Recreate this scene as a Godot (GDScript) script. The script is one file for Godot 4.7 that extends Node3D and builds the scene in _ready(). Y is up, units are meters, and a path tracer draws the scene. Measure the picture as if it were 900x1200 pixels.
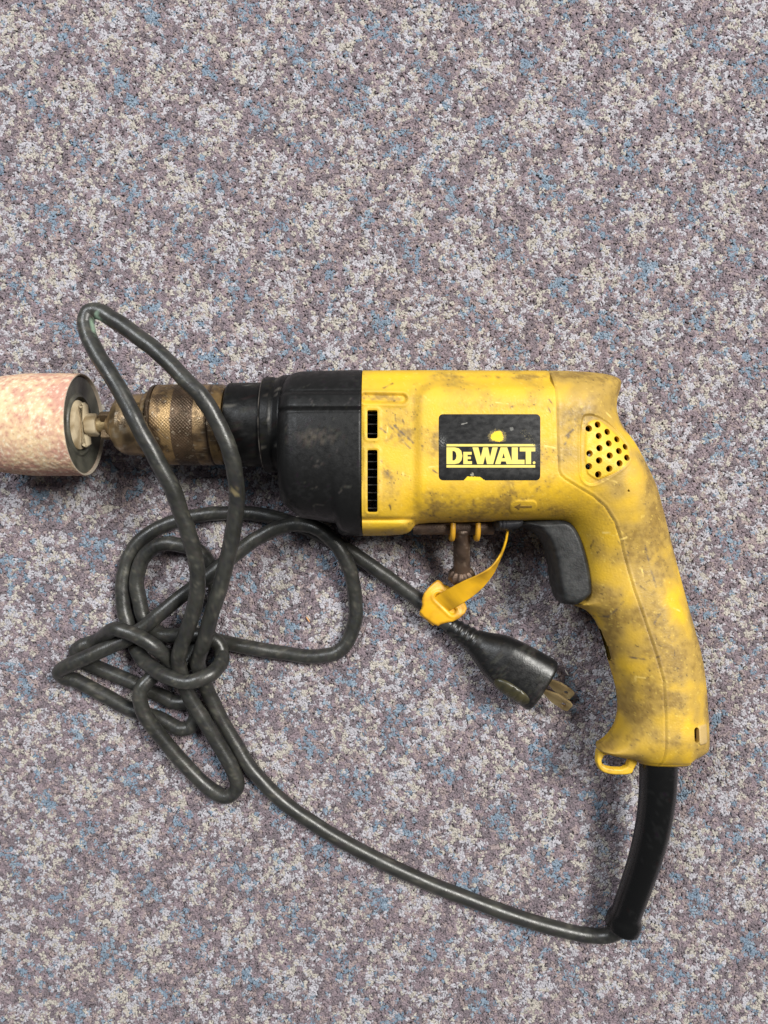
extends Node3D
# A worn yellow corded drill lying on a speckled carpet, seen from straight above.
# Lengths in the builders are millimetres (y up, carpet at 0); commit() writes metres.

const CAM_H := 400.0      # camera height above the carpet, mm
const FOCAL := 866.0      # focal length in photograph pixels
const MID := 33.0         # height of the drill's parting plane, mm

var n_mid := FastNoiseLite.new()
var n_fine := FastNoiseLite.new()
var n_speck := FastNoiseLite.new()
var n_broad := FastNoiseLite.new()
var taken := {}
var M := {}

func _ready():
	camera_and_light()
	noises()
	materials()
	carpet()
	drill()
	sanding_drum()
	chuck_key()
	cord_strap()
	lint()

func camera_and_light():
	var cam := Camera3D.new()
	cam.name = "camera"
	cam.position = Vector3(0, CAM_H / 1000.0, 0)
	cam.rotation_degrees = Vector3(-90, 0, 0)
	cam.fov = rad_to_deg(2.0 * atan(600.0 / FOCAL))
	cam.near = 0.02
	cam.far = 40.0
	cam.current = true
	add_child(cam)
	var we := WorldEnvironment.new()
	we.name = "environment"
	var e := Environment.new()
	e.background_mode = Environment.BG_COLOR
	e.background_color = Color(0.085, 0.088, 0.094).linear_to_srgb()  # even dim grey ambient from all sides
	e.tonemap_mode = Environment.TONE_MAPPER_LINEAR
	e.tonemap_exposure = 1.14
	e.sdfgi_enabled = true
	e.ssao_enabled = true
	e.ssil_enabled = true
	we.environment = e
	add_child(we)
	# two area lights out of view: main from upper right, weaker brightening upper left
	unseen_light(Vector3(1.25, 2.1, -0.75), Vector2(0.6, 1.0), 8.5, Color(1.0, 0.99, 0.965))
	unseen_light(Vector3(-0.75, 1.35, -0.75), Vector2(0.6, 0.6), 1.7, Color(0.97, 0.985, 1.0))

func unseen_light(at: Vector3, size: Vector2, energy: float, c: Color):
	var l := AreaLight3D.new()
	l.name = "unseen_light"
	l.area_size = size
	l.light_energy = energy
	l.light_color = c
	l.area_range = 8.0
	l.shadow_enabled = true
	add_child(l, true)
	l.look_at_from_position(at, Vector3(0, 0, 0), Vector3(0, 0, -1))

# ------------------------------------------------------------------ helpers
func P(px: float, py: float, h := MID) -> Vector3:      # photograph pixel and height -> mm
	var k := (CAM_H - h) / FOCAL
	return Vector3((px - 450.0) * k, h, (py - 600.0) * k)

func Q(px: float, py: float, h := MID) -> Vector2:
	var v := P(px, py, h)
	return Vector2(v.x, v.z)

func noises():
	var k := 0
	for pair in [[n_broad, 0.012], [n_mid, 0.06], [n_fine, 0.32], [n_speck, 0.75]]:
		var n: FastNoiseLite = pair[0]
		n.noise_type = FastNoiseLite.TYPE_SIMPLEX_SMOOTH
		n.seed = 11 + k
		n.frequency = pair[1]
		n.fractal_octaves = 3
		k += 1

func numbered(called: String) -> String:
	if not taken.has(called):
		taken[called] = 0
		return called
	taken[called] += 1
	return "%s_%03d" % [called, taken[called]]

func thing(called: String, label: String, category: String, at := Vector3.ZERO) -> Node3D:
	var o := Node3D.new()
	o.name = numbered(called)
	o.position = at * 0.001
	o.set_meta("label", label)
	o.set_meta("category", category)
	add_child(o)
	return o

func lin(r: int, g: int, b: int) -> Color:
	return Color8(r, g, b).srgb_to_linear()

func commit(called: String, v: PackedVector3Array, n: PackedVector3Array, c: PackedColorArray, idx: PackedInt32Array, mat: Material, parent: Node, uv := PackedVector2Array()) -> MeshInstance3D:
	var origin := Vector3.ZERO
	var q: Node = parent
	while q is Node3D and q != self:
		origin += q.position
		q = q.get_parent()
	for i in range(0, idx.size(), 3):                      # front faces run clockwise
		var a := idx[i]
		var f := (v[idx[i + 1]] - v[a]).cross(v[idx[i + 2]] - v[a])
		if f.dot(n[a] + n[idx[i + 1]] + n[idx[i + 2]]) > 0.0:
			var t := idx[i + 1]
			idx[i + 1] = idx[i + 2]
			idx[i + 2] = t
	for i in v.size():
		v[i] = v[i] * 0.001 - origin
	var arr := []
	arr.resize(Mesh.ARRAY_MAX)
	arr[Mesh.ARRAY_VERTEX] = v
	arr[Mesh.ARRAY_NORMAL] = n
	if c.size():
		arr[Mesh.ARRAY_COLOR] = c
	if uv.size():
		arr[Mesh.ARRAY_TEX_UV] = uv
	arr[Mesh.ARRAY_INDEX] = idx
	var m := ArrayMesh.new()
	m.add_surface_from_arrays(Mesh.PRIMITIVE_TRIANGLES, arr)
	var o := MeshInstance3D.new()
	o.mesh = m
	o.material_override = mat
	o.name = called
	parent.add_child(o, true)
	return o

# rows of closed rings -> skin with smooth normals, ends capped flat
func skin(called: String, rows: Array, mat: Material, parent: Node, colour = null, caps := true) -> MeshInstance3D:
	var v := PackedVector3Array()
	var n := PackedVector3Array()
	var c := PackedColorArray()
	var idx := PackedInt32Array()
	var nr := rows.size()
	var m: int = rows[0].size()
	var flip := 0.0
	for r in nr:
		var cen := Vector3.ZERO
		for p in rows[r]:
			cen += p
		cen /= m
		var up: PackedVector3Array = rows[mini(r + 1, nr - 1)]
		var dn: PackedVector3Array = rows[maxi(r - 1, 0)]
		var cur: PackedVector3Array = rows[r]
		for j in m:
			var du := up[j] - dn[j]
			var dv := cur[(j + 1) % m] - cur[(j + m - 1) % m]
			var k := du.cross(dv)
			if k.length_squared() < 1e-12:
				k = cur[j] - cen
				if flip != 0.0:
					k *= flip
			k = k.normalized()
			if r == nr / 2:
				flip += k.dot(cur[j] - cen)
			v.append(cur[j])
			n.append(k)
			c.append(colour.call(cur[j], r, j) if colour != null else Color.WHITE)
	if flip < 0.0:
		for i in n.size():
			n[i] = -n[i]
	for r in nr - 1:
		for j in m:
			var a := r * m + j
			var b := r * m + (j + 1) % m
			idx.append_array([a, b, b + m, a, b + m, a + m])
	if caps:
		for e in [0, nr - 1]:
			var ring: PackedVector3Array = rows[e]
			var cen := Vector3.ZERO
			for p in ring:
				cen += p
			cen /= m
			var inner := Vector3.ZERO
			for p in rows[1 if e == 0 else nr - 2]:
				inner += p
			var out := Vector3.ZERO
			for j in m:
				out += (ring[j] - cen).cross(ring[(j + 1) % m] - cen)
			out = out.normalized()
			if out.dot(cen - inner / m) < 0.0:
				out = -out
			var at := v.size()
			v.append(cen)
			n.append(out)
			c.append(c[e * m])
			for j in m:
				v.append(ring[j])
				n.append(out)
				c.append(c[e * m + j])
			for j in m:
				idx.append_array([at, at + 1 + j, at + 1 + (j + 1) % m])
	return commit(called, v, n, c, idx, mat, parent)

# profile of (x, radius) turned about an axis parallel to x through (y0, z0)
func lathe_x(prof: Array, seg: int, y0: float, z0: float, wobble = null) -> Array:
	var rows := []
	for p in prof:
		var ring := PackedVector3Array()
		for j in seg:
			var a := TAU * j / seg
			var r: float = p.y
			var x: float = p.x
			if wobble != null:
				r += wobble.call(x, a)
			ring.append(Vector3(x, y0 + sin(a) * r, z0 + cos(a) * r))
		rows.append(ring)
	return rows

# a profile with its corners turned into small chamfers and its runs divided
func chamfered(pts: Array, c: float, step: float) -> Array:
	var out := []
	var soft := []
	for i in pts.size():
		var p: Vector2 = pts[i]
		if i == 0 or i == pts.size() - 1:
			soft.append(p)
			continue
		var a: Vector2 = pts[i - 1] - p
		var b: Vector2 = pts[i + 1] - p
		var ca := minf(c, a.length() * 0.45)
		var cb := minf(c, b.length() * 0.45)
		soft.append(p + a.normalized() * ca)
		soft.append(p + (a.normalized() * ca + b.normalized() * cb) * 0.29)
		soft.append(p + b.normalized() * cb)
	for i in soft.size() - 1:
		var k := maxi(1, int((soft[i + 1] - soft[i]).length() / step))
		for j in k:
			out.append(soft[i].lerp(soft[i + 1], float(j) / k))
	out.append(soft[-1])
	return out

func smooth_path(pts: Array, per: int) -> PackedVector3Array:
	var out := PackedVector3Array()
	var n := pts.size()
	for i in n - 1:
		var p0: Vector3 = pts[maxi(i - 1, 0)]
		var p3: Vector3 = pts[mini(i + 2, n - 1)]
		for k in per:
			out.append((pts[i] as Vector3).cubic_interpolate(pts[i + 1], p0, p3, float(k) / per))
	out.append(pts[n - 1])
	return out

func tube_rows(path: PackedVector3Array, radius, seg: int, closed := false) -> Array:
	var rows := []
	var n := path.size()
	var side := Vector3.ZERO
	for i in n:
		var t := (path[mini(i + 1, n - 1)] - path[maxi(i - 1, 0)]).normalized()
		if side == Vector3.ZERO:
			side = t.cross(Vector3.UP).normalized()
			if side.length() < 0.1:
				side = Vector3.RIGHT
		side = (side - t * side.dot(t)).normalized()
		var up := side.cross(t)
		var ring := PackedVector3Array()
		var r: float = radius.call(float(i) / (n - 1)) if radius is Callable else radius
		for j in seg:
			var a := TAU * j / seg
			ring.append(path[i] + (side * cos(a) + up * sin(a)) * r)
		rows.append(ring)
	return rows

# box with chamfered edges, on its own axes
func block(called: String, basis: Basis, at: Vector3, size: Vector3, bevel: float, mat: Material, parent: Node, colour := Color.WHITE) -> MeshInstance3D:
	var rows := []
	var h := size * 0.5
	for k in 4:
		var inset := bevel if k == 0 or k == 3 else 0.0
		var y: float = [-h.y, -h.y + bevel, h.y - bevel, h.y][k]
		var ring := PackedVector3Array()
		var a := h.x - inset
		var b := h.z - inset
		var q := bevel
		for c in [[a, b - q], [a - q, b], [-a + q, b], [-a, b - q], [-a, -b + q], [-a + q, -b], [a - q, -b], [a, -b + q]]:
			ring.append(at + basis * Vector3(c[0], y, c[1]))
		rows.append(ring)
	return skin(called, rows, mat, parent, func(_p, _r, _j): return colour)

# ---- an outline as a distance field
class Outline:
	var poly := PackedVector2Array()
	var curve := Curve2D.new()
	func _init(pts: PackedVector2Array):
		poly = pts
		curve.bake_interval = 1.0
		for p in pts:
			curve.add_point(p)
		curve.add_point(pts[0])
	func d(p: Vector2) -> float:                         # positive inside
		var e := curve.get_closest_point(p).distance_to(p)
		return e if Geometry2D.is_point_in_polygon(p, poly) else -e

func outline_px(pts: Array, h := MID) -> PackedVector2Array:
	var out := PackedVector2Array()
	for i in range(0, pts.size(), 2):
		out.append(Q(pts[i], pts[i + 1], h))
	return out

func rounded(poly: PackedVector2Array, times := 2) -> PackedVector2Array:   # corner cutting
	for t in times:
		var out := PackedVector2Array()
		for i in poly.size():
			var a := poly[i]
			var b := poly[(i + 1) % poly.size()]
			out.append(a.lerp(b, 0.25))
			out.append(a.lerp(b, 0.75))
		poly = out
	return poly

# A moulded shell: upper skin y = top(p, d), where d is the distance to the outline, cut where clip(p, d) < 0, cut edges inside the
# outline turned down by skirt. With low given, a plainer lower skin closes it.
func moulding(called: String, o: Outline, cell: float, clip, top: Callable, low, skirt: float, colour: Callable, mat: Material, parent: Node, box := Rect2(), smooth_mm := 0.0) -> MeshInstance3D:
	var v := PackedVector3Array()
	var n := PackedVector3Array()
	var c := PackedColorArray()
	var idx := PackedInt32Array()
	for pass_ in 2:
		if pass_ == 1 and low == null:
			break
		var f: Callable = top if pass_ == 0 else low
		var step := cell if pass_ == 0 else maxf(cell * 3.0, 1.5)
		var lo := Vector2(INF, INF)
		var hi := -lo
		for p in o.poly:
			lo = lo.min(p)
			hi = hi.max(p)
		if box.size.x > 0.0:
			lo = lo.max(box.position)
			hi = hi.min(box.end)
		lo -= Vector2(step, step) * 1.5
		var nx := int((hi.x - lo.x) / step) + 3
		var nz := int((hi.y - lo.y) / step) + 3
		var dd := PackedFloat32Array()
		var cc := PackedFloat32Array()
		var yy := PackedFloat32Array()
		dd.resize(nx * nz)
		cc.resize(nx * nz)
		yy.resize(nx * nz)
		for j in nz:
			for i in nx:
				var p := lo + Vector2(i, j) * step
				var d := o.d(p)
				var at := j * nx + i
				dd[at] = d
				cc[at] = d if clip == null else minf(d, clip.call(p, d))
				yy[at] = f.call(p, d) if d > -2.5 * step else 0.0
		if smooth_mm > 0.0:
			var ds := dd.duplicate()
			var rad := maxi(1, int(smooth_mm / step))
			for turn in 4:
				var along := 1 if turn % 2 == 0 else nx
				var lines := nz if turn % 2 == 0 else nx
				var count := nx if turn % 2 == 0 else nz
				var src := ds.duplicate()
				for l in lines:
					var start := l * nx if turn % 2 == 0 else l
					var sum := 0.0
					for i in range(-rad, rad + 1):
						sum += src[start + clampi(i, 0, count - 1) * along]
					for i in count:
						ds[start + i * along] = sum / (2 * rad + 1)
						sum += src[start + mini(i + rad + 1, count - 1) * along] - src[start + maxi(i - rad, 0) * along]
			for j in nz:
				for i in nx:
					var at := j * nx + i
					if dd[at] > 2.0:
						yy[at] = f.call(lo + Vector2(i, j) * step, lerpf(dd[at], ds[at], smoothstep(2.0, 8.0, dd[at])))
		var made := {}
		var corner := [0, 1, nx + 1, nx]
		for j in nz - 1:
			for i in nx - 1:
				var at := j * nx + i
				var inside := 0
				for k in 4:
					if cc[at + corner[k]] > 0.0:
						inside += 1
				if inside == 0:
					continue
				var ring := PackedInt32Array()
				var edge := PackedInt32Array()
				for k in 4:
					var a: int = at + corner[k]
					var b: int = at + corner[(k + 1) % 4]
					if cc[a] > 0.0:
						if not made.has(a):
							made[a] = v.size()
							var ia := a % nx
							var ja := a / nx
							var p := lo + Vector2(ia, ja) * step
							v.append(Vector3(p.x, yy[a], p.y))
							var gx := 0.0
							var gz := 0.0
							if ia > 0 and ia < nx - 1:
								gx = (yy[a + 1] - yy[a - 1]) / (2.0 * step)
							if ja > 0 and ja < nz - 1:
								gz = (yy[a + nx] - yy[a - nx]) / (2.0 * step)
							var nn := Vector3(-gx, 1.0, -gz).normalized()
							n.append(nn if pass_ == 0 else -nn)
							c.append(colour.call(v[-1], dd[a]))
						ring.append(made[a])
					if (cc[a] > 0.0) != (cc[b] > 0.0):
						var key := -(mini(a, b) * 4 + (1 if absi(a - b) == 1 else 2))
						if not made.has(key):
							made[key] = v.size()
							var t := cc[a] / (cc[a] - cc[b])
							var pa := lo + Vector2(a % nx, a / nx) * step
							var pb := lo + Vector2(b % nx, b / nx) * step
							var p := pa.lerp(pb, t)
							var d := lerpf(dd[a], dd[b], t)
							v.append(Vector3(p.x, f.call(p, maxf(d, 0.0)), p.y))
							var q := a if cc[a] > 0.0 else b
							var iq := q % nx
							var jq := q / nx
							var gx := (dd[q + 1] - dd[q - 1]) if iq > 0 and iq < nx - 1 else 0.0
							var gz := (dd[q + nx] - dd[q - nx]) if jq > 0 and jq < nz - 1 else 0.0
							if d < 0.3 * step:
								n.append(Vector3(-gx, 0.12 if pass_ == 0 else -0.12, -gz).normalized())
							else:
								var sx := (yy[q + 1] - yy[q - 1]) / (2.0 * step) if iq > 0 and iq < nx - 1 else 0.0
								var sz := (yy[q + nx] - yy[q - nx]) / (2.0 * step) if jq > 0 and jq < nz - 1 else 0.0
								var nn := Vector3(-sx, 1.0, -sz).normalized()
								n.append(nn if pass_ == 0 else -nn)
							c.append(colour.call(v[-1], d))
						ring.append(made[key])
						edge.append(made[key])
				for k in range(1, ring.size() - 1):
					idx.append_array([ring[0], ring[k], ring[k + 1]])
				if skirt > 0.0 and edge.size() == 2 and pass_ == 0:
					var a := v[edge[0]]
					var b := v[edge[1]]
					if o.d(Vector2(a.x, a.z)) > 0.4 and o.d(Vector2(b.x, b.z)) > 0.4:
						var mid := lo + (Vector2(i, j) + Vector2(0.5, 0.5)) * step
						var away := Vector3(-(b - a).z, 0, (b - a).x).normalized()
						# away points out of the material
						var solid := Vector2.ZERO
						var ns := 0
						for k in 4:
							if cc[at + corner[k]] > 0.0:
								solid += lo + Vector2(i + (1 if k == 1 or k == 2 else 0), j + (1 if k >= 2 else 0)) * step
								ns += 1
						solid = solid / maxi(ns, 1) - Vector2(a.x, a.z)
						if away.x * solid.x + away.z * solid.y > 0.0:
							away = -away
						var s := v.size()
						for p in [a, b, b - Vector3(0, skirt, 0), a - Vector3(0, skirt, 0)]:
							v.append(p)
							n.append(away)
							c.append(c[edge[0]])
						idx.append_array([s, s + 1, s + 2, s, s + 2, s + 3])
	return commit(called, v, n, c, idx, mat, parent)

func pillow(d: float, r: float, k: float) -> float:       # 0 at the edge, 1 from r inwards
	var t := clampf(1.0 - d / r, 0.0, 1.0)
	return pow(maxf(1.0 - pow(t, k), 0.0), 1.0 / k)

func capsule(p: Vector2, a: Vector2, b: Vector2) -> float:
	return Geometry2D.get_closest_point_to_segment(p, a, b).distance_to(p)

func box_d(p: Vector2, a: Vector2, b: Vector2, r: float) -> float:   # positive inside a rounded box
	var q := (p - (a + b) * 0.5).abs() - (b - a).abs() * 0.5 + Vector2(r, r)
	return r - Vector2(maxf(q.x, 0.0), maxf(q.y, 0.0)).length() - minf(maxf(q.x, q.y), 0.0)

# ------------------------------------------------------------------ materials
func noise_tex(freq: float, seed_: int, lo: float, hi: float, normal := false, bump := 4.0) -> NoiseTexture2D:
	var n := FastNoiseLite.new()
	n.noise_type = FastNoiseLite.TYPE_SIMPLEX_SMOOTH
	n.seed = seed_
	n.frequency = freq
	n.fractal_octaves = 4
	var t := NoiseTexture2D.new()
	t.width = 512
	t.height = 512
	t.seamless = true
	t.noise = n
	if normal:
		t.as_normal_map = true
		t.bump_strength = bump
	else:
		var g := Gradient.new()
		g.set_color(0, Color(lo, lo, lo))
		g.set_color(1, Color(hi, hi, hi))
		t.color_ramp = g
	return t

func make_mat(called: String, rough: Vector2, scale_: float, bump: float, metal := 0.0) -> StandardMaterial3D:
	var m := StandardMaterial3D.new()
	m.resource_name = called
	m.vertex_color_use_as_albedo = true
	m.roughness = 1.0
	m.roughness_texture = noise_tex(0.02, called.hash() % 1000, rough.x, rough.y)
	m.metallic = metal
	m.metallic_specular = 0.34 if called == "black_plastic" else 0.5
	m.uv1_triplanar = true
	m.uv1_world_triplanar = true
	m.uv1_scale = Vector3.ONE * scale_
	if bump > 0.0:
		m.normal_enabled = true
		m.normal_texture = noise_tex(0.06, 77 + called.hash() % 500, 0, 1, true, 6.0)
		m.normal_scale = bump
	M[called] = m
	return m

func materials():
	make_mat("yellow_plastic", Vector2(0.38, 0.75), 22.0, 0.16)
	make_mat("black_plastic", Vector2(0.28, 0.58), 24.0, 0.10)
	make_mat("rubber", Vector2(0.24, 0.48), 26.0, 0.12)
	make_mat("relief_rubber", Vector2(0.22, 0.32), 20.0, 0.03)
	make_mat("brass", Vector2(0.2, 0.62), 34.0, 0.36, 0.62)
	make_mat("blade", Vector2(0.25, 0.5), 40.0, 0.06, 0.8)
	make_mat("old_steel", Vector2(0.35, 0.75), 30.0, 0.3, 0.6)
	make_mat("grit", Vector2(0.8, 1.0), 60.0, 0.5)
	make_mat("soft_yellow", Vector2(0.35, 0.6), 30.0, 0.10)
	make_mat("pile", Vector2(0.85, 1.0), 20.0, 0.0)

# ------------------------------------------------------------------ carpet
func yarn(p: Vector2, rng: RandomNumberGenerator) -> Color:
	# woven colour: blue flecks on a slanting lattice, mauve between them, grey and beige in the middle of each cell
	var w := p - Vector2(105.3, -215.8) + Vector2(n_broad.get_noise_2d(p.x * 2.0, p.y * 2.0), n_broad.get_noise_2d(p.x * 2.0 + 500.0, p.y * 2.0)) * 5.0
	var det := 28.6 * -35.0 - 19.4 * 25.9
	var s := (w.x * -35.0 - w.y * 19.4) / det
	var t := (28.6 * w.y - 25.9 * w.x) / det
	var ds := s - roundf(s)
	var dt := t - roundf(t)
	var off := Vector2(28.6, 25.9) * ds + Vector2(19.4, -35.0) * dt
	var lump := n_mid.get_noise_2d(p.x * 2.4, p.y * 2.4)
	var near := exp(-(off.x * off.x / 30.0 + off.y * off.y / 60.0))
	var line := exp(-pow(ds / 0.19, 2.0)) * 0.95 + exp(-pow(dt / 0.17, 2.0)) * 0.95
	var row := 0.5 + 0.5 * sin((p.x * 0.84 + p.y * 0.54) * 1.15) * sin((p.x * 0.54 - p.y * 0.84) * 1.15)
	var cell := clampf(1.0 - line + 0.5 * lump, 0.0, 1.0)
	var blue := clampf(0.03 + (0.58 * near + 0.22 * exp(-pow(dt / 0.09, 2.0))) * (0.75 + 1.6 * lump), 0.0, 0.75)
	var pale := clampf(0.10 + 0.50 * cell * (0.6 + 0.7 * row) + 0.30 * n_mid.get_noise_2d(p.x * 1.6 - 300.0, p.y * 1.6), 0.02, 0.9)
	var warm := 0.42 + 0.9 * n_mid.get_noise_2d(p.x * 1.2, p.y * 1.2 + 600.0)
	var r := rng.randf()
	var c: Color
	if r < blue:
		c = lin(92, 126, 152) if rng.randf() < 0.6 else lin(124, 150, 170)
	elif rng.randf() < pale:
		c = lin(188, 181, 168) if rng.randf() < warm else lin(186, 184, 192)
	else:
		r = rng.randf()
		if r < 0.30:
			c = lin(94, 77, 88)
		elif r < 0.42:
			c = lin(80, 64, 74)
		elif r < 0.78:
			c = lin(127, 106, 116)
		else:
			c = lin(154, 134, 132)
	var k := rng.randf_range(0.90, 1.10)
	c = c.lerp(Color(0.224, 0.207, 0.212), 0.42)
	return Color(c.r * k, c.g * k, c.b * k)

func carpet():
	var rng := RandomNumberGenerator.new()
	rng.seed = 5
	var wide := 512
	var img := Image.create(wide, wide, false, Image.FORMAT_RGB8)
	for y in wide:
		for x in wide:
			var c := yarn(Vector2(x - 256.0, y - 256.0) * 1.7, rng)
			img.set_pixel(x, y, Color(c.r * 0.9, c.g * 0.9, c.b * 0.9).linear_to_srgb())
	var backing := StandardMaterial3D.new()
	backing.resource_name = "carpet_backing"
	backing.albedo_texture = ImageTexture.create_from_image(img)
	backing.roughness = 1.0
	backing.uv1_scale = Vector3(3.4, 3.4, 1)
	var floor_ := MeshInstance3D.new()
	var pm := PlaneMesh.new()
	pm.size = Vector2(3, 3)
	floor_.mesh = pm
	floor_.material_override = backing
	floor_.position.y = -0.0009
	floor_.name = "carpet"
	floor_.set_meta("kind", "structure")
	floor_.set_meta("label", "speckled mauve, grey and blue carpet under the drill")
	add_child(floor_)
	# the pile: tufts of one colour, each a handful of short bent fibre ends
	var step := 2.15
	var half := Vector2(258, 330)
	var lists := [[], [], []]
	var tones := [[], [], []]
	var z := -half.y
	var row := 0
	while z < half.y:
		var x := -half.x + (row % 2) * step * 0.5
		while x < half.x:
			var at := Vector2(x + rng.randf_range(-0.8, 0.8), z + rng.randf_range(-0.8, 0.8))
			var c := yarn(at, rng)
			for q in 9:
				var k := rng.randi() % 3
				var f := rng.randf_range(0.93, 1.07)
				lists[k].append(at + Vector2.from_angle(rng.randf() * TAU) * 1.45 * sqrt(rng.randf()))
				tones[k].append(Color(c.r * f, c.g * f, c.b * f))
			x += step
		z += step * 0.9
		row += 1
	for k in 3:
		var mm := MultiMesh.new()
		mm.transform_format = MultiMesh.TRANSFORM_3D
		mm.use_colors = true
		mm.mesh = nub(k)
		mm.instance_count = lists[k].size()
		for i in lists[k].size():
			var p: Vector2 = lists[k][i]
			var s := rng.randf_range(0.85, 1.35)
			var b := Basis.from_euler(Vector3(rng.randf_range(-0.5, 0.5), rng.randf() * TAU, rng.randf_range(-0.5, 0.5))).scaled(Vector3.ONE * s)
			mm.set_instance_transform(i, Transform3D(b, Vector3(p.x, rng.randf_range(-0.28, 0.22), p.y) * 0.001))
			mm.set_instance_color(i, tones[k][i])
		var mi := MultiMeshInstance3D.new()
		mi.multimesh = mm
		mi.material_override = M.pile
		mi.name = "carpet_pile" if k == 0 else "carpet_pile_%03d" % k
		mi.set_meta("kind", "stuff")
		mi.set_meta("label", "short speckled yarn pile of the carpet")
		mi.set_meta("category", "carpet pile")
		mi.set_meta("group", "carpet pile")
		add_child(mi)

func nub(k: int) -> ArrayMesh:                               # a bent, lumpy end of yarn
	var st := SurfaceTool.new()
	st.begin(Mesh.PRIMITIVE_TRIANGLES)
	var rng := RandomNumberGenerator.new()
	rng.seed = 40 + k
	var rings := 5
	var seg := 5
	var size: Vector3 = [Vector3(1.05, 0.42, 0.58), Vector3(0.85, 0.5, 0.66), Vector3(1.3, 0.38, 0.5)][k]
	var pts := []
	for r in rings:
		var t := float(r) / (rings - 1)
		var a := PI * t
		for j in seg:
			var f := TAU * j / seg
			var p := Vector3(cos(a), sin(a) * cos(f), sin(a) * sin(f)) * size * rng.randf_range(0.72, 1.22)
			p.y -= 0.22 * p.x * p.x
			p.z += 0.25 * p.x * p.x * (1.0 if k != 1 else -1.0)
			pts.append(p * 0.001)
	st.set_smooth_group(0)
	for r in rings - 1:
		for j in seg:
			var a: Vector3 = pts[r * seg + j]
			var b: Vector3 = pts[r * seg + (j + 1) % seg]
			var c: Vector3 = pts[(r + 1) * seg + (j + 1) % seg]
			var d: Vector3 = pts[(r + 1) * seg + j]
			for q in [a, c, b, a, d, c]:
				st.add_vertex(q)
	st.generate_normals()
	return st.commit()

# ------------------------------------------------------------------ drill
var body: Outline
var cover: Outline
var dirt := []
var scratches := {}

func wear(list: Array) -> void:
	for d in list:
		var k := Q(d[0], d[1], 58)
		dirt.append([k, d[2] * 0.395, d[3] * 0.395, d[4]])

func yellow(p: Vector3, d: float, worn: float) -> Color:
	var a := n_mid.get_noise_3d(p.x * 0.8, p.y * 0.8, p.z * 0.8)
	var b := n_fine.get_noise_3d(p.x * 0.8, p.y * 0.8, p.z * 0.8)
	var s := n_speck.get_noise_3d(p.x * 0.8, p.y * 0.8, p.z * 0.8)
	var wide := n_broad.get_noise_3d(p.x * 2.0, p.y * 2.0, p.z * 2.0)
	var g := 0.0
	for k in dirt:
		var e: Vector2 = (Vector2(p.x, p.z) - k[0]) / Vector2(k[1], k[2])
		var q := e.length_squared()
		if q < 6.0:
			g += k[3] * 0.9 * exp(-q) * clampf(0.75 + a * 0.9 + b * 0.55, 0.0, 1.6)
	g += maxf(0.0, wide * 0.6 + a * 0.5 + b * 0.25) * (0.45 + worn * 0.5)
	var c := Color(0.715, 0.44, 0.022).lerp(Color(0.43, 0.278, 0.060), clampf(worn * (0.85 + a * 0.8 + wide), 0.0, 1.0))
	# handled grime: grainy at its borders
	g = g * 0.80 * (1.0 + b * 0.9 + s * 0.5) + 0.22 * smoothstep(0.12, 0.6, g + b * 0.34 + s * 0.16) * clampf(g * 1.6, 0.0, 1.0)
	var q2 := Vector2(p.x, p.z)
	var seam := absf(cover.d(q2))
	if seam < 3.0 and d > 0.5:
		g += 0.32 * exp(-pow(seam / 0.7, 2.0)) * clampf(0.5 + a * 2.0, 0.0, 1.0)
	if d < 9.0:
		g += 0.42 * smoothstep(9.0, 1.0, d) * clampf(0.15 + a * 1.6 + b * 0.6, 0.0, 1.0) * (0.5 + worn)  # browner towards the shell edge, in patches
	c = c.lerp(Color(0.20, 0.117, 0.026).lerp(Color(0.30, 0.19, 0.045), clampf(0.4 + s * 1.2, 0.0, 1.0)), clampf(g, 0.0, 0.82))
	var fleck := smoothstep(0.44, 0.56, s) * smoothstep(-0.05, 0.5, a * 0.6 + g)
	c = c.lerp(Color(0.05, 0.034, 0.018), fleck * 0.75)
	for k in scratches.get(Vector2i((q2 / 6.0).floor()), []):
		var e: float = capsule(q2, k[0], k[1])
		if e < 1.0:
			c = c.lerp(k[3], smoothstep(k[2], k[2] * 0.3, e) * clampf(0.6 + b * 1.4, 0.0, 0.9))
	var chip := smoothstep(0.47, 0.55, n_speck.get_noise_3d(p.x * 0.5 + 300.0, p.y * 0.5, p.z * 0.5))
	return c.lerp(Color(0.80, 0.58, 0.12), chip * 0.4)

func add_scratch(k: Array):                                  # kept by 6 mm squares
	var lo: Vector2 = ((k[0].min(k[1]) - Vector2(1, 1)) / 6.0).floor()
	var hi: Vector2 = ((k[0].max(k[1]) + Vector2(1, 1)) / 6.0).floor()
	for x in range(int(lo.x), int(hi.x) + 1):
		for y in range(int(lo.y), int(hi.y) + 1):
			var list: Array = scratches.get_or_add(Vector2i(x, y), [])
			list.append(k)

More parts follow.
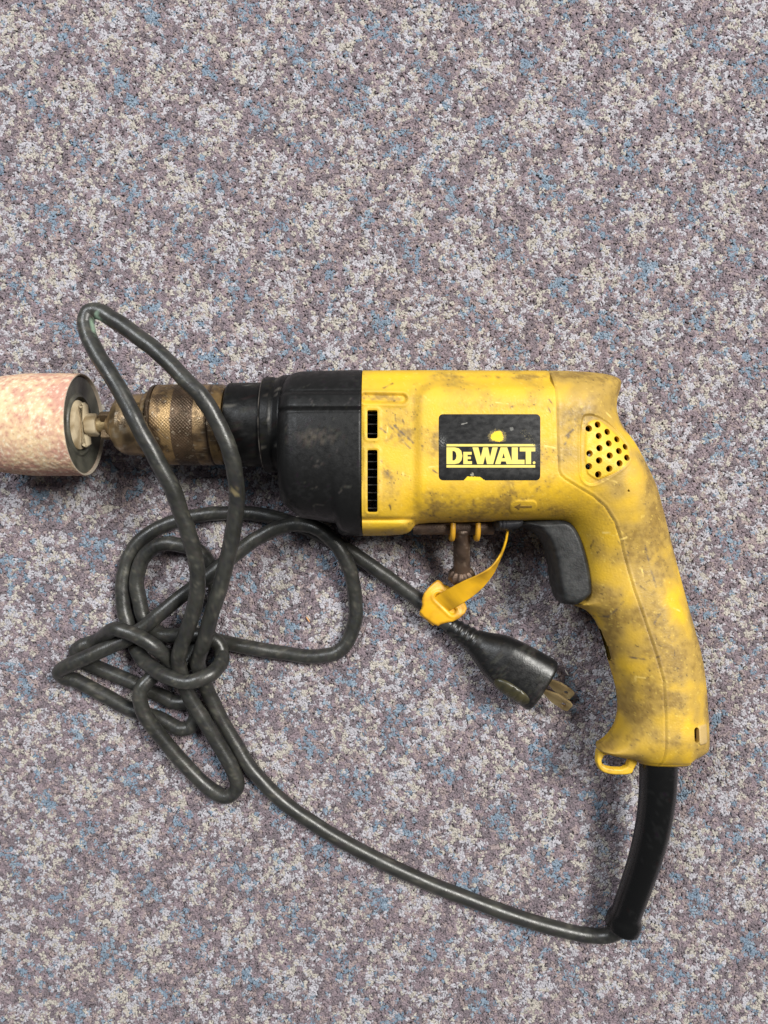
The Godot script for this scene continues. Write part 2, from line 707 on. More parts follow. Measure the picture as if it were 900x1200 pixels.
func scratch_up():
	var rng := RandomNumberGenerator.new()
	rng.seed = 21
	for i in 58:
		var at := Q(rng.randf_range(432, 640), rng.randf_range(445, 608), 58) if i < 26 else Q(lerpf(690, 790, rng.randf()) , rng.randf_range(480, 870), 50)
		var way := Vector2.from_angle(rng.randf_range(-0.7, 0.7) + (1.2 if rng.randf() < 0.4 else 0.0)) * rng.randf_range(1.0, 5.5)
		add_scratch([at, at + way, rng.randf_range(0.35, 0.6), Color(0.09, 0.06, 0.03) if rng.randf() < 0.6 else Color(0.80, 0.58, 0.16)])
	# the long gouges that show on the front of the housing and the grip
	for k in [[447, 541, 451, 552], [451, 552, 458, 560], [446, 503, 452, 508], [455, 498, 480, 526], [462, 500, 484, 520], [668, 505, 659, 513], [663, 512, 658, 522], [707, 731, 724, 728], [724, 728, 738, 706], [748, 776, 766, 777], [772, 733, 779, 722], [760, 640, 775, 690]]:
		add_scratch([Q(k[0], k[1], 60), Q(k[2], k[3], 60), 0.7, Color(0.13, 0.09, 0.05)])

func black(p: Vector3, base := Color(0.011, 0.011, 0.012), scuffs := 0.5) -> Color:
	var a := n_mid.get_noise_2d(p.x, p.z)
	var b := n_fine.get_noise_2d(p.x * 0.7, p.z * 1.3)
	var k := smoothstep(0.12, 0.55, a * 0.7 + b * 0.7) * scuffs
	return base.lerp(Color(0.10, 0.09, 0.075), k * 0.45)

func base_height(p: Vector2, d: float) -> float:
	var px := p.x / 0.424 + 450.0
	var py := p.y / 0.424 + 600.0
	var s := smoothstep(540.0, 668.0, py) * smoothstep(590.0, 680.0, px)
	var rear := smoothstep(655.0, 725.0, px) * smoothstep(560.0, 470.0, py)
	var full := lerpf(33.0, 21.0, s) - 5.0 * rear
	full += 1.6 * smoothstep(835.0, 880.0, py) * s
	full -= 0.9 * exp(-pow((py - 886.0) / 1.6, 2.0))
	return MID + full * pillow(d, lerpf(23.0, 21.5, s), lerpf(2.25, 1.95, s))

func drill():
	var t := thing("corded_drill", "worn yellow and black corded drill with pistol grip lying on its side on carpet", "drill", P(560, 560, 0))
	dirt.clear()
	wear([[560, 592, 60, 14, 0.75], [500, 585, 25, 16, 0.45], [612, 570, 30, 9, 0.45], [672, 492, 17, 12, 0.85], [664, 515, 12, 20, 0.35], [468, 512, 16, 12, 0.7], [452, 550, 4, 9, 0.9], [456, 558, 4, 6, 0.8],
		[450, 467, 26, 4, 1.0], [640, 570, 40, 30, 0.3], [715, 865, 20, 18, 0.9], [722, 835, 10, 26, 0.55], [712, 752, 7, 20, 0.5], [735, 700, 18, 30, 0.28], [790, 760, 20, 70, 0.42], [775, 650, 14, 60, 0.45],
		[803, 840, 20, 40, 0.45], [765, 800, 9, 70, 0.2], [690, 575, 20, 20, 0.3], [745, 610, 16, 30, 0.3], [760, 560, 8, 30, 0.5], [715, 730, 22, 5, 0.6], [700, 443, 22, 4, 0.6], [640, 441, 90, 3, 0.45],
		[560, 440, 60, 3, 0.5], [455, 620, 20, 6, 0.25], [752, 727, 7, 10, 0.45], [748, 795, 9, 5, 0.5], [690, 640, 10, 20, 0.2], [590, 478, 60, 5, 0.3], [507, 530, 5, 40, 0.35], [765, 880, 60, 8, 0.3]])
	body = Outline.new(rounded(outline_px([370, 437.5, 426, 437, 500, 436.5, 580, 437, 640, 437, 690, 438.5, 712, 442, 721, 447, 723.5, 455, 718, 472, 717, 484, 722, 500, 737, 519, 750, 546, 763, 572, 772, 600, 780, 625, 788, 652, 802, 704,
		812, 739, 819, 765, 823, 790, 826, 826, 827.5, 862, 826, 876, 815, 884, 806, 888, 803, 895, 780, 896.5, 750, 894.5, 740, 888, 715, 884, 698, 878, 699, 873, 712, 866, 722, 851, 726, 833, 723, 806, 715, 780, 709, 755, 702, 735,
		694, 721, 684, 713, 671, 709, 673, 704, 682, 697, 678, 655, 671, 628, 660, 614, 643, 611, 600, 611, 540, 612, 488, 613, 484, 619, 478, 625.5, 460, 627.5, 426, 628, 370, 628]), 2))
	cover = Outline.new(outline_px([645, 400, 645.5, 470, 646, 500, 648, 552, 650, 558, 656, 563, 672, 572, 690, 582, 705, 594, 718, 612, 727, 634, 733, 655, 743, 690, 757, 729, 770, 768, 779, 800, 781.5, 840, 781.5, 920, 900, 920, 900, 400], 55))
	scratch_up()
	housing(t)
	handle_cover(t)
	gear_case(t)
	collar(t)
	chuck(t)
	trigger(t)
	label_plate(t)
	cable(t)
	plug(t)

func panel_step(p: Vector2) -> float:
	var e := box_d(p, Q(489, 450, 62), Q(960, 1000, 62), 9.0)
	return 2.3 * smoothstep(-2.6, 2.6, e)

func housing(t: Node3D):
	var s1a := Q(430.5, 481.5, 61)
	var s1b := Q(442.5, 514, 63)
	var s2a := Q(430.5, 527, 64)
	var s2b := Q(442.5, 600, 58)
	var slit_a := Q(706, 741, 40)
	var slit_b := Q(713.5, 758, 42)
	var slit_c := Q(716.5, 762, 43)
	var slit_d := Q(720, 776, 43)
	var g1 := Q(428, 467, 60)
	var g2 := Q(471, 468, 60)
	var av := Q(614, 594, 60)
	var foot := Vector2(Q(0, 585, 55).y, Q(0, 690, 50).y)
	var cutx := Q(426, 500).x
	var lip := Q(426, 609, 55).y
	var lipx := Q(489, 609, 50).x
	var top := func(p: Vector2, d: float) -> float:
		if d < 0.0:
			return MID + d * 3.0
		var y := base_height(p, d)
		if d > 3.0:
			y += (panel_step(p) - 2.3) * smoothstep(3.0, 8.0, d)
			var g := capsule(p, g1, g2)
			if g < 6.0:
				y += -1.5 * smoothstep(2.6, 1.2, g) + 0.5 * exp(-pow((g - 3.3) / 0.8, 2.0))
			for s in [[s1a, s1b], [s2a, s2b]]:
				var e := box_d(p, s[0], s[1], 0.7)
				if absf(e) < 3.0:
					y += 0.45 * exp(-pow((e + 0.9) / 0.7, 2.0))
			var q := p - av
			if q.length() < 10.0:
				var oval := box_d(p, av - Vector2(6.2, 2.9), av + Vector2(6.2, 2.9), 2.8)
				y += 0.6 * smoothstep(-0.3, 0.3, oval)
			var c := cover.d(p)
			if c > -2.0:
				y -= 0.32 * exp(-pow(c / 0.38, 2.0))
		if p.x < lipx and d > 1.0:
			y -= 1.5 * exp(-pow((p.y - lip) / 0.9, 2.0)) * smoothstep(lipx, lipx - 4.0, p.x)
		return y
	var clip := func(p: Vector2, d: float) -> float:
		var e := p.x - cutx
		if d > -2.0:
			e = minf(e, -cover.d(p))
			e = minf(e, -box_d(p, s1a, s1b, 0.7))
			e = minf(e, -box_d(p, s2a, s2b, 0.7))
			e = minf(e, capsule(p, slit_a, slit_b) - 0.85)
			e = minf(e, capsule(p, slit_c, slit_d) - 1.0)
		return e
	var low := func(p: Vector2, d: float) -> float:
		return 2.0 * MID - base_height(p, maxf(d, 0.0)) if d >= 0.0 else MID - d * 3.0
	var o := moulding("motor_housing", body, 0.5, clip, top, low, 4.0, func(p, d):
		var k := yellow(p, d, 0.26 + 0.55 * smoothstep(foot.x, foot.y, p.z))
		var q := Vector2(p.x, p.z) - av
		if q.length() < 10.0:
			var oval := box_d(q, Vector2(-6.2, -2.9), Vector2(6.2, 2.9), 2.8)
			k = k.lerp(Color(0.75, 0.47, 0.03), 0.6 * smoothstep(-0.2, 0.2, oval))
		return k, M.yellow_plastic, t, Rect2(cutx - 1.0, -200, 300, 400), 3.2)
	var arrow := PackedVector2Array()
	for q in [[-4.6, 0.0], [-1.6, -1.7], [-1.6, -0.6], [4.0, -0.6], [4.0, 0.6], [-1.6, 0.6], [-1.6, 1.7]]:
		arrow.append(av + Vector2(q[0], q[1]))
	moulding("arrow_mark", Outline.new(arrow), 0.2, null, func(p, d): return top.call(p, body.d(p)) + 0.16 * smoothstep(-0.1, 0.25, d) - 0.05, null, 0.0, func(p, _d): return yellow(p, 5.0, 0.4).lerp(Color(0.20, 0.115, 0.022), 0.75), M.yellow_plastic, o)
	# fins of the dark fan cage behind the two vent openings
	for k in 3:
		vent_fin(o, P(436.5, 487 + k * 11.0, 57))
	for k in 8:
		vent_fin(o, P(436.5, 532.5 + k * 9.0, 57.5 - absf(k - 2.0) * 0.45))
	# wire clips that hold the chuck key below the housing
	for x in [529.5, 558.5]:
		var path := []
		for k in 9:
			var a := lerpf(-1.9, 1.5, k / 8.0)
			path.append(P(x, 620, 32) + Vector3(0.0, sin(-a) * 6.2 , 0.0) + Vector3(0, 0, cos(a) * 6.0 - 1.0))
		var sm := smooth_path(path, 4)
		skin("key_clip", tube_rows(sm, 1.35, 10), M.soft_yellow, t, func(_p, _r, _j): return Color(0.58, 0.30, 0.02))
	# lanyard ring at the foot of the grip
	var eye_out := Outline.new(rounded(outline_px([700, 873, 744, 878, 747, 892, 742, 899, 739, 907.5, 706, 906.5, 697, 895, 697, 882]), 2))
	var eye := Outline.new(rounded(outline_px([708, 882, 733, 884, 735, 888, 732, 898.5, 711, 898, 703, 893]), 1))
	var ring_top := func(p: Vector2, d: float) -> float: return MID + 2.6 * pillow(maxf(minf(d, -eye.d(p)), 0.0), 1.1, 2.2)
	var ring_low := func(p: Vector2, d: float) -> float: return MID - 2.6 * pillow(maxf(minf(d, -eye.d(p)), 0.0), 1.1, 2.2)
	moulding("lanyard_ring", eye_out, 0.4, func(p, _d): return -eye.d(p), ring_top, ring_low, 0.0, func(p, _d): return yellow(p, 5.0, 0.1), M.soft_yellow, t)

func vent_fin(parent: Node, at: Vector3):
	block("vent_fin", Basis.IDENTITY, at, Vector3(6.5, 6.0, 0.55), 0.12, M.black_plastic, parent, Color(0.035, 0.035, 0.035))

func handle_cover(t: Node3D):
	var holes := []
	for q in [[260, 415], [320, 388], [388, 433], [457, 480], [515, 528], [325, 462], [393, 510], [515, 602], [263, 577], [328, 542], [395, 590], [460, 640], [260, 660], [325, 622], [392, 675], [322, 712], [461, 559]]:
		holes.append(Q(640 + q[0] / 5.625, 430 + q[1] / 5.625, 60))
	var ring := PackedVector2Array()
	for q in [[205, 340], [260, 318], [350, 340], [450, 400], [540, 500], [548, 590], [500, 660], [330, 770], [270, 780], [225, 750], [205, 690]]:
		ring.append(Q(640 + q[0] / 5.625, 430 + q[1] / 5.625, 60))
	var plate := PackedVector2Array()
	for q in [[238, 385], [318, 352], [400, 400], [530, 510], [540, 600], [480, 675], [330, 745], [300, 740], [238, 695]]:
		plate.append(Q(640 + q[0] / 5.625, 430 + q[1] / 5.625, 60))
	var ro := Outline.new(rounded(ring, 2))
	var po := Outline.new(rounded(plate, 1))
	var box := Rect2(ring[0] - Vector2(5, 8), Vector2(36, 48))
	var boss_a := Q(812, 846, 45)
	var boss_b := Q(825.5, 868, 45)
	var slot_a := Q(811, 852, 47)
	var slot_b := Q(811, 863, 47)
	var top := func(p: Vector2, d: float) -> float:
		if d < 0.0:
			return MID + d * 3.0
		var y := base_height(p, d)
		if box.has_point(p) and d > 1.5:
			var r := ro.d(p)
			if r > -2.0:
				var q := po.d(p)
				y += (-0.7 * smoothstep(-0.3, 0.3, r) + 0.25 * exp(-pow((r + 0.6) / 0.5, 2.0)) + 0.65 * smoothstep(-0.25, 0.25, q)) * smoothstep(1.5, 4.0, d)
		var c := cover.d(p)
		if c < 2.5:
			y += -0.22 * exp(-pow(c / 0.36, 2.0)) + 0.22 * exp(-pow((c - 1.1) / 0.5, 2.0))
		if d > 0.2 and p.y > boss_a.y - 4.0:
			y += 0.9 * smoothstep(-0.4, 0.4, box_d(p, boss_a, boss_b, 1.2)) * smoothstep(0.2, 2.0, d)
		return y
	var clip := func(p: Vector2, d: float) -> float:
		var e := cover.d(p)
		if box.has_point(p):
			for h in holes:
				e = minf(e, p.distance_to(h) - 1.5)
		if p.y > boss_a.y - 4.0:
			e = minf(e, capsule(p, slot_a, slot_b) - 1.3)
		return e
	var low := func(p: Vector2, d: float) -> float:
		return 2.0 * MID - base_height(p, maxf(d, 0.0)) if d >= 0.0 else MID - d * 3.0
	var shade := func(p: Vector3, d: float) -> Color:
		var w := 1.05
		var q := Vector2(p.x, p.z)
		if box.has_point(q):
			var e := po.d(q)
			if e > -0.2:
				return yellow(p, d, 0.0).lerp(Color(0.72, 0.45, 0.03), 0.65)
		if q.y > boss_a.y - 2.0 and box_d(q, boss_a, boss_b, 1.2) > 0.0:
			return yellow(p, d, 0.4).lerp(Color(0.42, 0.31, 0.17), 0.7)
		return yellow(p, d, w)
	moulding("handle_cover", body, 0.45, clip, top, low, 4.0, shade, M.yellow_plastic, t, Rect2(cover.poly[0].x - 2.0, -200, 300, 400), 3.2)
	# two plugged holes of the speaker-like grille
	for q in [[262, 492]]:
		var at := P(640 + q[0] / 5.625, 430 + q[1] / 5.625, 60)
		var rows := []
		for k in 4:
			var r2 := PackedVector3Array()
			for j in 16:
				var a := TAU * j / 16.0
				var rr: float = [1.35, 1.35, 1.15, 0.4][k]
				r2.append(at + Vector3(cos(a) * rr, -3.0 + [0.0, 3.05, 3.2, 3.05][k], sin(a) * rr))
			rows.append(r2)
		skin("hole_plug", rows, M.soft_yellow, t, func(_p, _r, _j): return Color(0.55, 0.36, 0.10))

func gear_case(t: Node3D):
	var tops := [[330.5, 480, 560], [331.5, 470, 578], [333, 460, 588], [336, 450, 592], [341, 443.5, 597], [347, 440, 602], [355, 438, 607], [375, 437.2, 610], [394, 436.8, 613], [398, 436.7, 620], [402, 436.6, 625], [410, 436.5, 627], [424.5, 436.3, 628], [425.8, 437.5, 627]]
	var rows := []
	var zc := P(0, 525).z
	var r1 := P(0, 460.5, 62).z
	var r2 := P(0, 479, 63).z
	var seg := 220
	for i in tops.size() - 1:
		var a: Array = tops[i]
		var b: Array = tops[i + 1]
		var steps := maxi(1, int(absf(b[0] - a[0]) / 2.0))
		for k in steps + (1 if i == tops.size() - 2 else 0):
			var f := float(k) / steps
			var px: float = lerpf(a[0], b[0], f)
			var x := P(px, 0).x
			var wt := zc - P(0, lerpf(a[1], b[1], f)).z
			var wb := P(0, lerpf(a[2], b[2], f)).z - zc
			var high := 33.6 * clampf(wt / 37.2, 0.0, 1.0) + 0.0
			if px > 424.5:
				high -= 0.5
			var ring := PackedVector3Array()
			for j in seg:
				var an := TAU * j / seg
				var cs := cos(an)
				var sn := sin(an)
				var z := zc + signf(cs) * pow(absf(cs), 2.0 / 2.5) * (wb if cs > 0.0 else wt)
				var y := signf(sn) * pow(absf(sn), 2.0 / 2.5) * high
				if sn > 0.0:
					var inside := smoothstep(r1 - 0.5, r1 + 0.5, z) * smoothstep(r2 + 0.5, r2 - 0.5, z)
					y += 1.3 * inside * smoothstep(331.0, 334.0, px)
					y -= 0.5 * (exp(-pow((z - r1 + 0.9) / 0.5, 2.0)) + exp(-pow((z - r2 - 0.9) / 0.5, 2.0)))
				ring.append(Vector3(x, MID + y, z))
			rows.append(ring)
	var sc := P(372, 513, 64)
	var shade := func(p: Vector3, _r, _j) -> Color:
		var c := black(p, Color(0.008, 0.008, 0.009), 0.14)
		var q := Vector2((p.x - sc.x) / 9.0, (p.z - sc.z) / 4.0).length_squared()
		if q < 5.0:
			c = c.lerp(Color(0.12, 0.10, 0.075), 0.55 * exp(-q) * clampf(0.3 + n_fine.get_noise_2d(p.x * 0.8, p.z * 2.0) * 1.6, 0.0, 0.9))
		var scratch := smoothstep(0.035, 0.0, absf(n_mid.get_noise_2d(p.x * 0.5 + p.z * 0.15 + 40.0, p.z * 1.2)))
		return c.lerp(Color(0.11, 0.10, 0.085), scratch * 0.3 * smoothstep(0.0, 0.4, n_mid.get_noise_2d(p.x * 1.7, p.z * 1.7 + 80.0)))
	var g := skin("gear_case", rows, M.black_plastic, t, shade)
	block("latch_tab", Basis.IDENTITY, P(335, 474, 58), Vector3(3.4, 4.5, 6.0), 0.5, M.black_plastic, g, Color(0.05, 0.045, 0.035))
	block("flange_boss", Basis.IDENTITY, P(411, 616, 38), Vector3(11.5, 14.0, 9.0), 1.6, M.black_plastic, g, Color(0.018, 0.018, 0.018))

func axis_z() -> float:
	return P(0, 498).z

func prof(list: Array, c := 0.4, step := 3.0) -> Array:     # px position, px radius -> mm
	var out := []
	for q in list:
		out.append(Vector2(P(q[0], 0).x, q[1] * 0.4238))
	return chamfered(out, c, step)

func collar(t: Node3D):
	var shade := func(p: Vector3, _r, _j) -> Color:
		var c := black(p, Color(0.0075, 0.0073, 0.007), 0.15)
		var spot := smoothstep(0.45, 0.6, n_mid.get_noise_2d(p.x * 3.0 + 30.0, p.z * 3.0))
		return c.lerp(Color(0.15, 0.14, 0.12), spot * 0.5)
	skin("front_collar", lathe_x(prof([[266, 0.5], [266, 30], [269.5, 30], [269.5, 46.5], [271.5, 48.8], [311, 49.2], [311.5, 47]], 0.5), 96, MID, axis_z()), M.black_plastic, t, shade)
	skin("ring_nut", lathe_x(prof([[311, 30], [311, 53], [313, 55.2], [322, 55.6], [326, 54], [333, 57.5], [345, 58], [346, 40]], 0.5), 96, MID, axis_z()), M.black_plastic, t, shade)
	var worn := lathe_x(prof([[310.7, 44], [310.7, 53.8], [312.0, 54.9], [312.2, 44]], 0.1), 96, MID, axis_z())
	skin("worn_edge", worn, M.old_steel, t, func(p, _r, _j): return Color(0.16, 0.14, 0.12).lerp(Color(0.02, 0.02, 0.02), clampf(0.4 + n_mid.get_noise_2d(p.z * 2.0, p.y * 2.0) * 1.5, 0, 1)))

func chuck(t: Node3D):
	var x0 := P(188, 0).x
	var x1 := P(237, 0).x
	var knurl := func(x: float, a: float) -> float:
		if x < x0 + 0.3 or x > x1:
			return 0.0
		var s := x / 0.40
		var w := roundf(19.5 / 0.40 / 4.0) * 4.0 * a
		var edge := smoothstep(x0, x0 + 0.8, x) * smoothstep(x1, x1 - 0.8, x)
		return 0.11 * edge * (absf(sin((s + w) * 0.5 * PI * 0.5)) + absf(sin((s - w) * 0.5 * PI * 0.5)) - 1.2)
	var profile := []
	for seg in [[181.5, 183.5, 38, 45.5], [183.5, 187, 46.4, 46.6], [187, 188.4, 44.6, 44.6], [188.8, 237, 46.6, 46.8], [237.5, 252, 47.2, 47.2], [252.6, 254, 46.0, 46.0], [254.5, 263, 47.0, 46.6], [263, 268, 46.4, 42.5]]:
		var k := maxi(2, int((seg[1] - seg[0]) * 0.424 / 0.2))
		if seg[1] - seg[0] > 40:
			pass
		elif seg[0] > 230:
			k = 4
		for i in k + 1:
			profile.append(Vector2(P(lerpf(seg[0], seg[1], float(i) / k), 0).x, lerpf(seg[2], seg[3], float(i) / k) * 0.4238))
	profile.append(Vector2(P(268.5, 0).x, 4.0))
	var shade := func(p: Vector3, _r, _j) -> Color:
		var px := p.x / 0.4238 + 450.0
		var a := n_mid.get_noise_3d(p.x * 1.4, p.y * 1.4, p.z * 1.4)
		var b := n_fine.get_noise_3d(p.x, p.y, p.z)
		var c := Color(0.38, 0.255, 0.13)
		if px < 188.0:
			c = Color(0.10, 0.07, 0.045)
		elif px > 212.0 and px < 237.0:
			c = Color(0.15, 0.10, 0.06)
		elif px > 199.0 and px < 212.0:
			c = Color(0.42, 0.28, 0.13)
		elif px > 252.0 and px < 254.5:
			c = Color(0.12, 0.08, 0.05)
		elif px >= 254.5:
			c = Color(0.30, 0.20, 0.085)
		c = c.lerp(Color(0.075, 0.05, 0.03), clampf(0.36 + a * 1.5 + b * 0.6, 0.0, 0.9))
		c = Color(c.r * 0.82, c.g * 0.80, c.b * 0.80)
		return c.lerp(Color(0.60, 0.50, 0.36), smoothstep(0.3, 0.65, b) * 0.4)
	var o := skin("chuck", lathe_x(profile, 520, MID, axis_z(), knurl), M.brass, t, shade)
	# the nose with its jaws
	var nose := prof([[127, 6], [127.2, 13.5], [130, 14.5], [134, 21], [139, 29.5], [146, 34], [152, 35.2], [168, 36.2], [173, 36.5], [176, 39.5], [181, 40.0], [181.4, 30]], 0.3, 1.6)
	var ns := func(p: Vector3, _r, _j) -> Color:
		var a := n_mid.get_noise_3d(p.x * 1.8, p.y * 1.8, p.z * 1.8)
		var b := n_fine.get_noise_3d(p.x * 0.7, p.y * 0.7, p.z * 0.7)
		var c := Color(0.36, 0.245, 0.125).lerp(Color(0.09, 0.06, 0.035), clampf(0.32 + a * 1.5, 0.0, 0.9))
		return c.lerp(Color(0.66, 0.58, 0.46), smoothstep(0.2, 0.5, b) * 0.45)
	skin("chuck_nose", lathe_x(nose, 72, MID, axis_z()), M.brass, o, ns)
	for k in 3:
		var a := TAU * (k + 0.13) / 3.0
		var out := Vector3(0, sin(a), cos(a))
		var b := Basis(Vector3.RIGHT, out, Vector3.RIGHT.cross(out))
		block("jaw", b, Vector3(P(131, 0).x, MID, axis_z()) + out * 5.0, Vector3(9.0, 4.6, 3.6), 0.5, M.old_steel, o, Color(0.20, 0.14, 0.08))
	for k in 3:
		var a := 1.05 + TAU * k / 3.0 + 0.95
		var at := Vector3(P(172, 0).x, MID + sin(a) * 15.3, axis_z() + cos(a) * 15.3)
		var out := Vector3(0, sin(a), cos(a))
		var rows := []
		for q in [[-1.0, 3.0], [0.55, 3.0], [0.6, 2.3], [0.0, 2.1]]:
			var ring := PackedVector3Array()
			for j in 18:
				var f := TAU * j / 18.0
				ring.append(at + out * q[0] + (Vector3.RIGHT * cos(f) + Vector3.RIGHT.cross(out) * sin(f)) * q[1])
			rows.append(ring)
		skin("key_hole_bush", rows, M.old_steel, o, func(_p, r, _j): return Color(0.16, 0.11, 0.06) if r < 3 else Color(0.02, 0.015, 0.01))

func trigger(t: Node3D):
	var o := Outline.new(rounded(outline_px([596, 611, 640, 607, 662, 606, 676, 625, 686, 660, 690, 690, 686, 698, 674, 707, 664, 708.5, 652, 705, 646, 690, 642, 660, 638, 642, 630, 628, 618, 619, 600, 618]), 2))
	var ridge := [Q(612, 611, 44), Q(638, 619, 44), Q(650, 640, 44), Q(656, 668, 44), Q(660, 704, 44)]
	var top := func(p: Vector2, d: float) -> float:
		if d < 0.0:
			return MID + d * 3.0
		var xr: float = ridge[0].x
		for i in 4:
			if p.y >= ridge[i].y:
				xr = lerpf(ridge[i].x, ridge[i + 1].x, clampf((p.y - ridge[i].y) / (ridge[i + 1].y - ridge[i].y), 0.0, 1.0))
		var e: float = xr - p.x
		return MID + maxf(0.5, 13.0 - 1.1 * (sqrt(e * e + 1.0) + e) * 0.5) * pillow(d, 3.6, 2.2)
	var low := func(p: Vector2, d: float) -> float:
		return MID - 13.5 * pillow(d, 7.5, 2.2) if d >= 0.0 else MID - d * 3.0
	var shade := func(p: Vector3, _d: float) -> Color:
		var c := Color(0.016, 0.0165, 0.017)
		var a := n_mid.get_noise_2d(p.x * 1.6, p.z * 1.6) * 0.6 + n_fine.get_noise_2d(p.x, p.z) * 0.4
		c = c.lerp(Color(0.048, 0.048, 0.048), clampf(0.35 + a, 0.0, 0.9) * smoothstep(38.0, 45.0, p.y))  # side face painted lighter as if lit, front slope left dark
		return c
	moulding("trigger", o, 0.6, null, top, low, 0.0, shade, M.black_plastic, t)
	var lv := Outline.new(rounded(outline_px([579, 606, 612, 605, 616, 611, 612, 619.5, 592, 623, 582, 622, 578, 615], 40), 1))
	var ltop := func(p: Vector2, d: float) -> float:
		if d < 0.0:
			return MID + d * 3.0
		var knob := 0.5 * sin(p.x * 3.4) if p.x < Q(593, 0, 40).x else 0.0
		return MID + 11.0 * pillow(d, 3.5, 2.2) + knob * smoothstep(0.5, 2.0, d)
	var llow := func(p: Vector2, d: float) -> float:
		return MID - 11.0 * pillow(d, 3.5, 2.2) if d >= 0.0 else MID - d * 3.0
	moulding("reversing_lever", lv, 0.4, null, ltop, llow, 0.0, func(p, _d): return black(p, Color(0.035, 0.035, 0.036), 0.5), M.black_plastic, t)

# ---- the printed plate
func fill_poly(img: Image, pts: Array, c: Color, k: float):
	var y0 := INF
	var y1 := -INF
	for q in pts:
		y0 = minf(y0, q[1])
		y1 = maxf(y1, q[1])
	for y in range(int(y0 * k), int(y1 * k) + 1):
		var xs := []
		var yy := (y + 0.5) / k
		for i in pts.size():
			var a: Array = pts[i]
			var b: Array = pts[(i + 1) % pts.size()]
			if (a[1] <= yy) != (b[1] <= yy):
				xs.append(a[0] + (yy - a[1]) / (b[1] - a[1]) * (b[0] - a[0]))
		xs.sort()
		for i in range(0, xs.size() - 1, 2):
			var xa := roundi(xs[i] * k)
			img.fill_rect(Rect2i(xa, y, roundi(xs[i + 1] * k) - xa, 1), c)

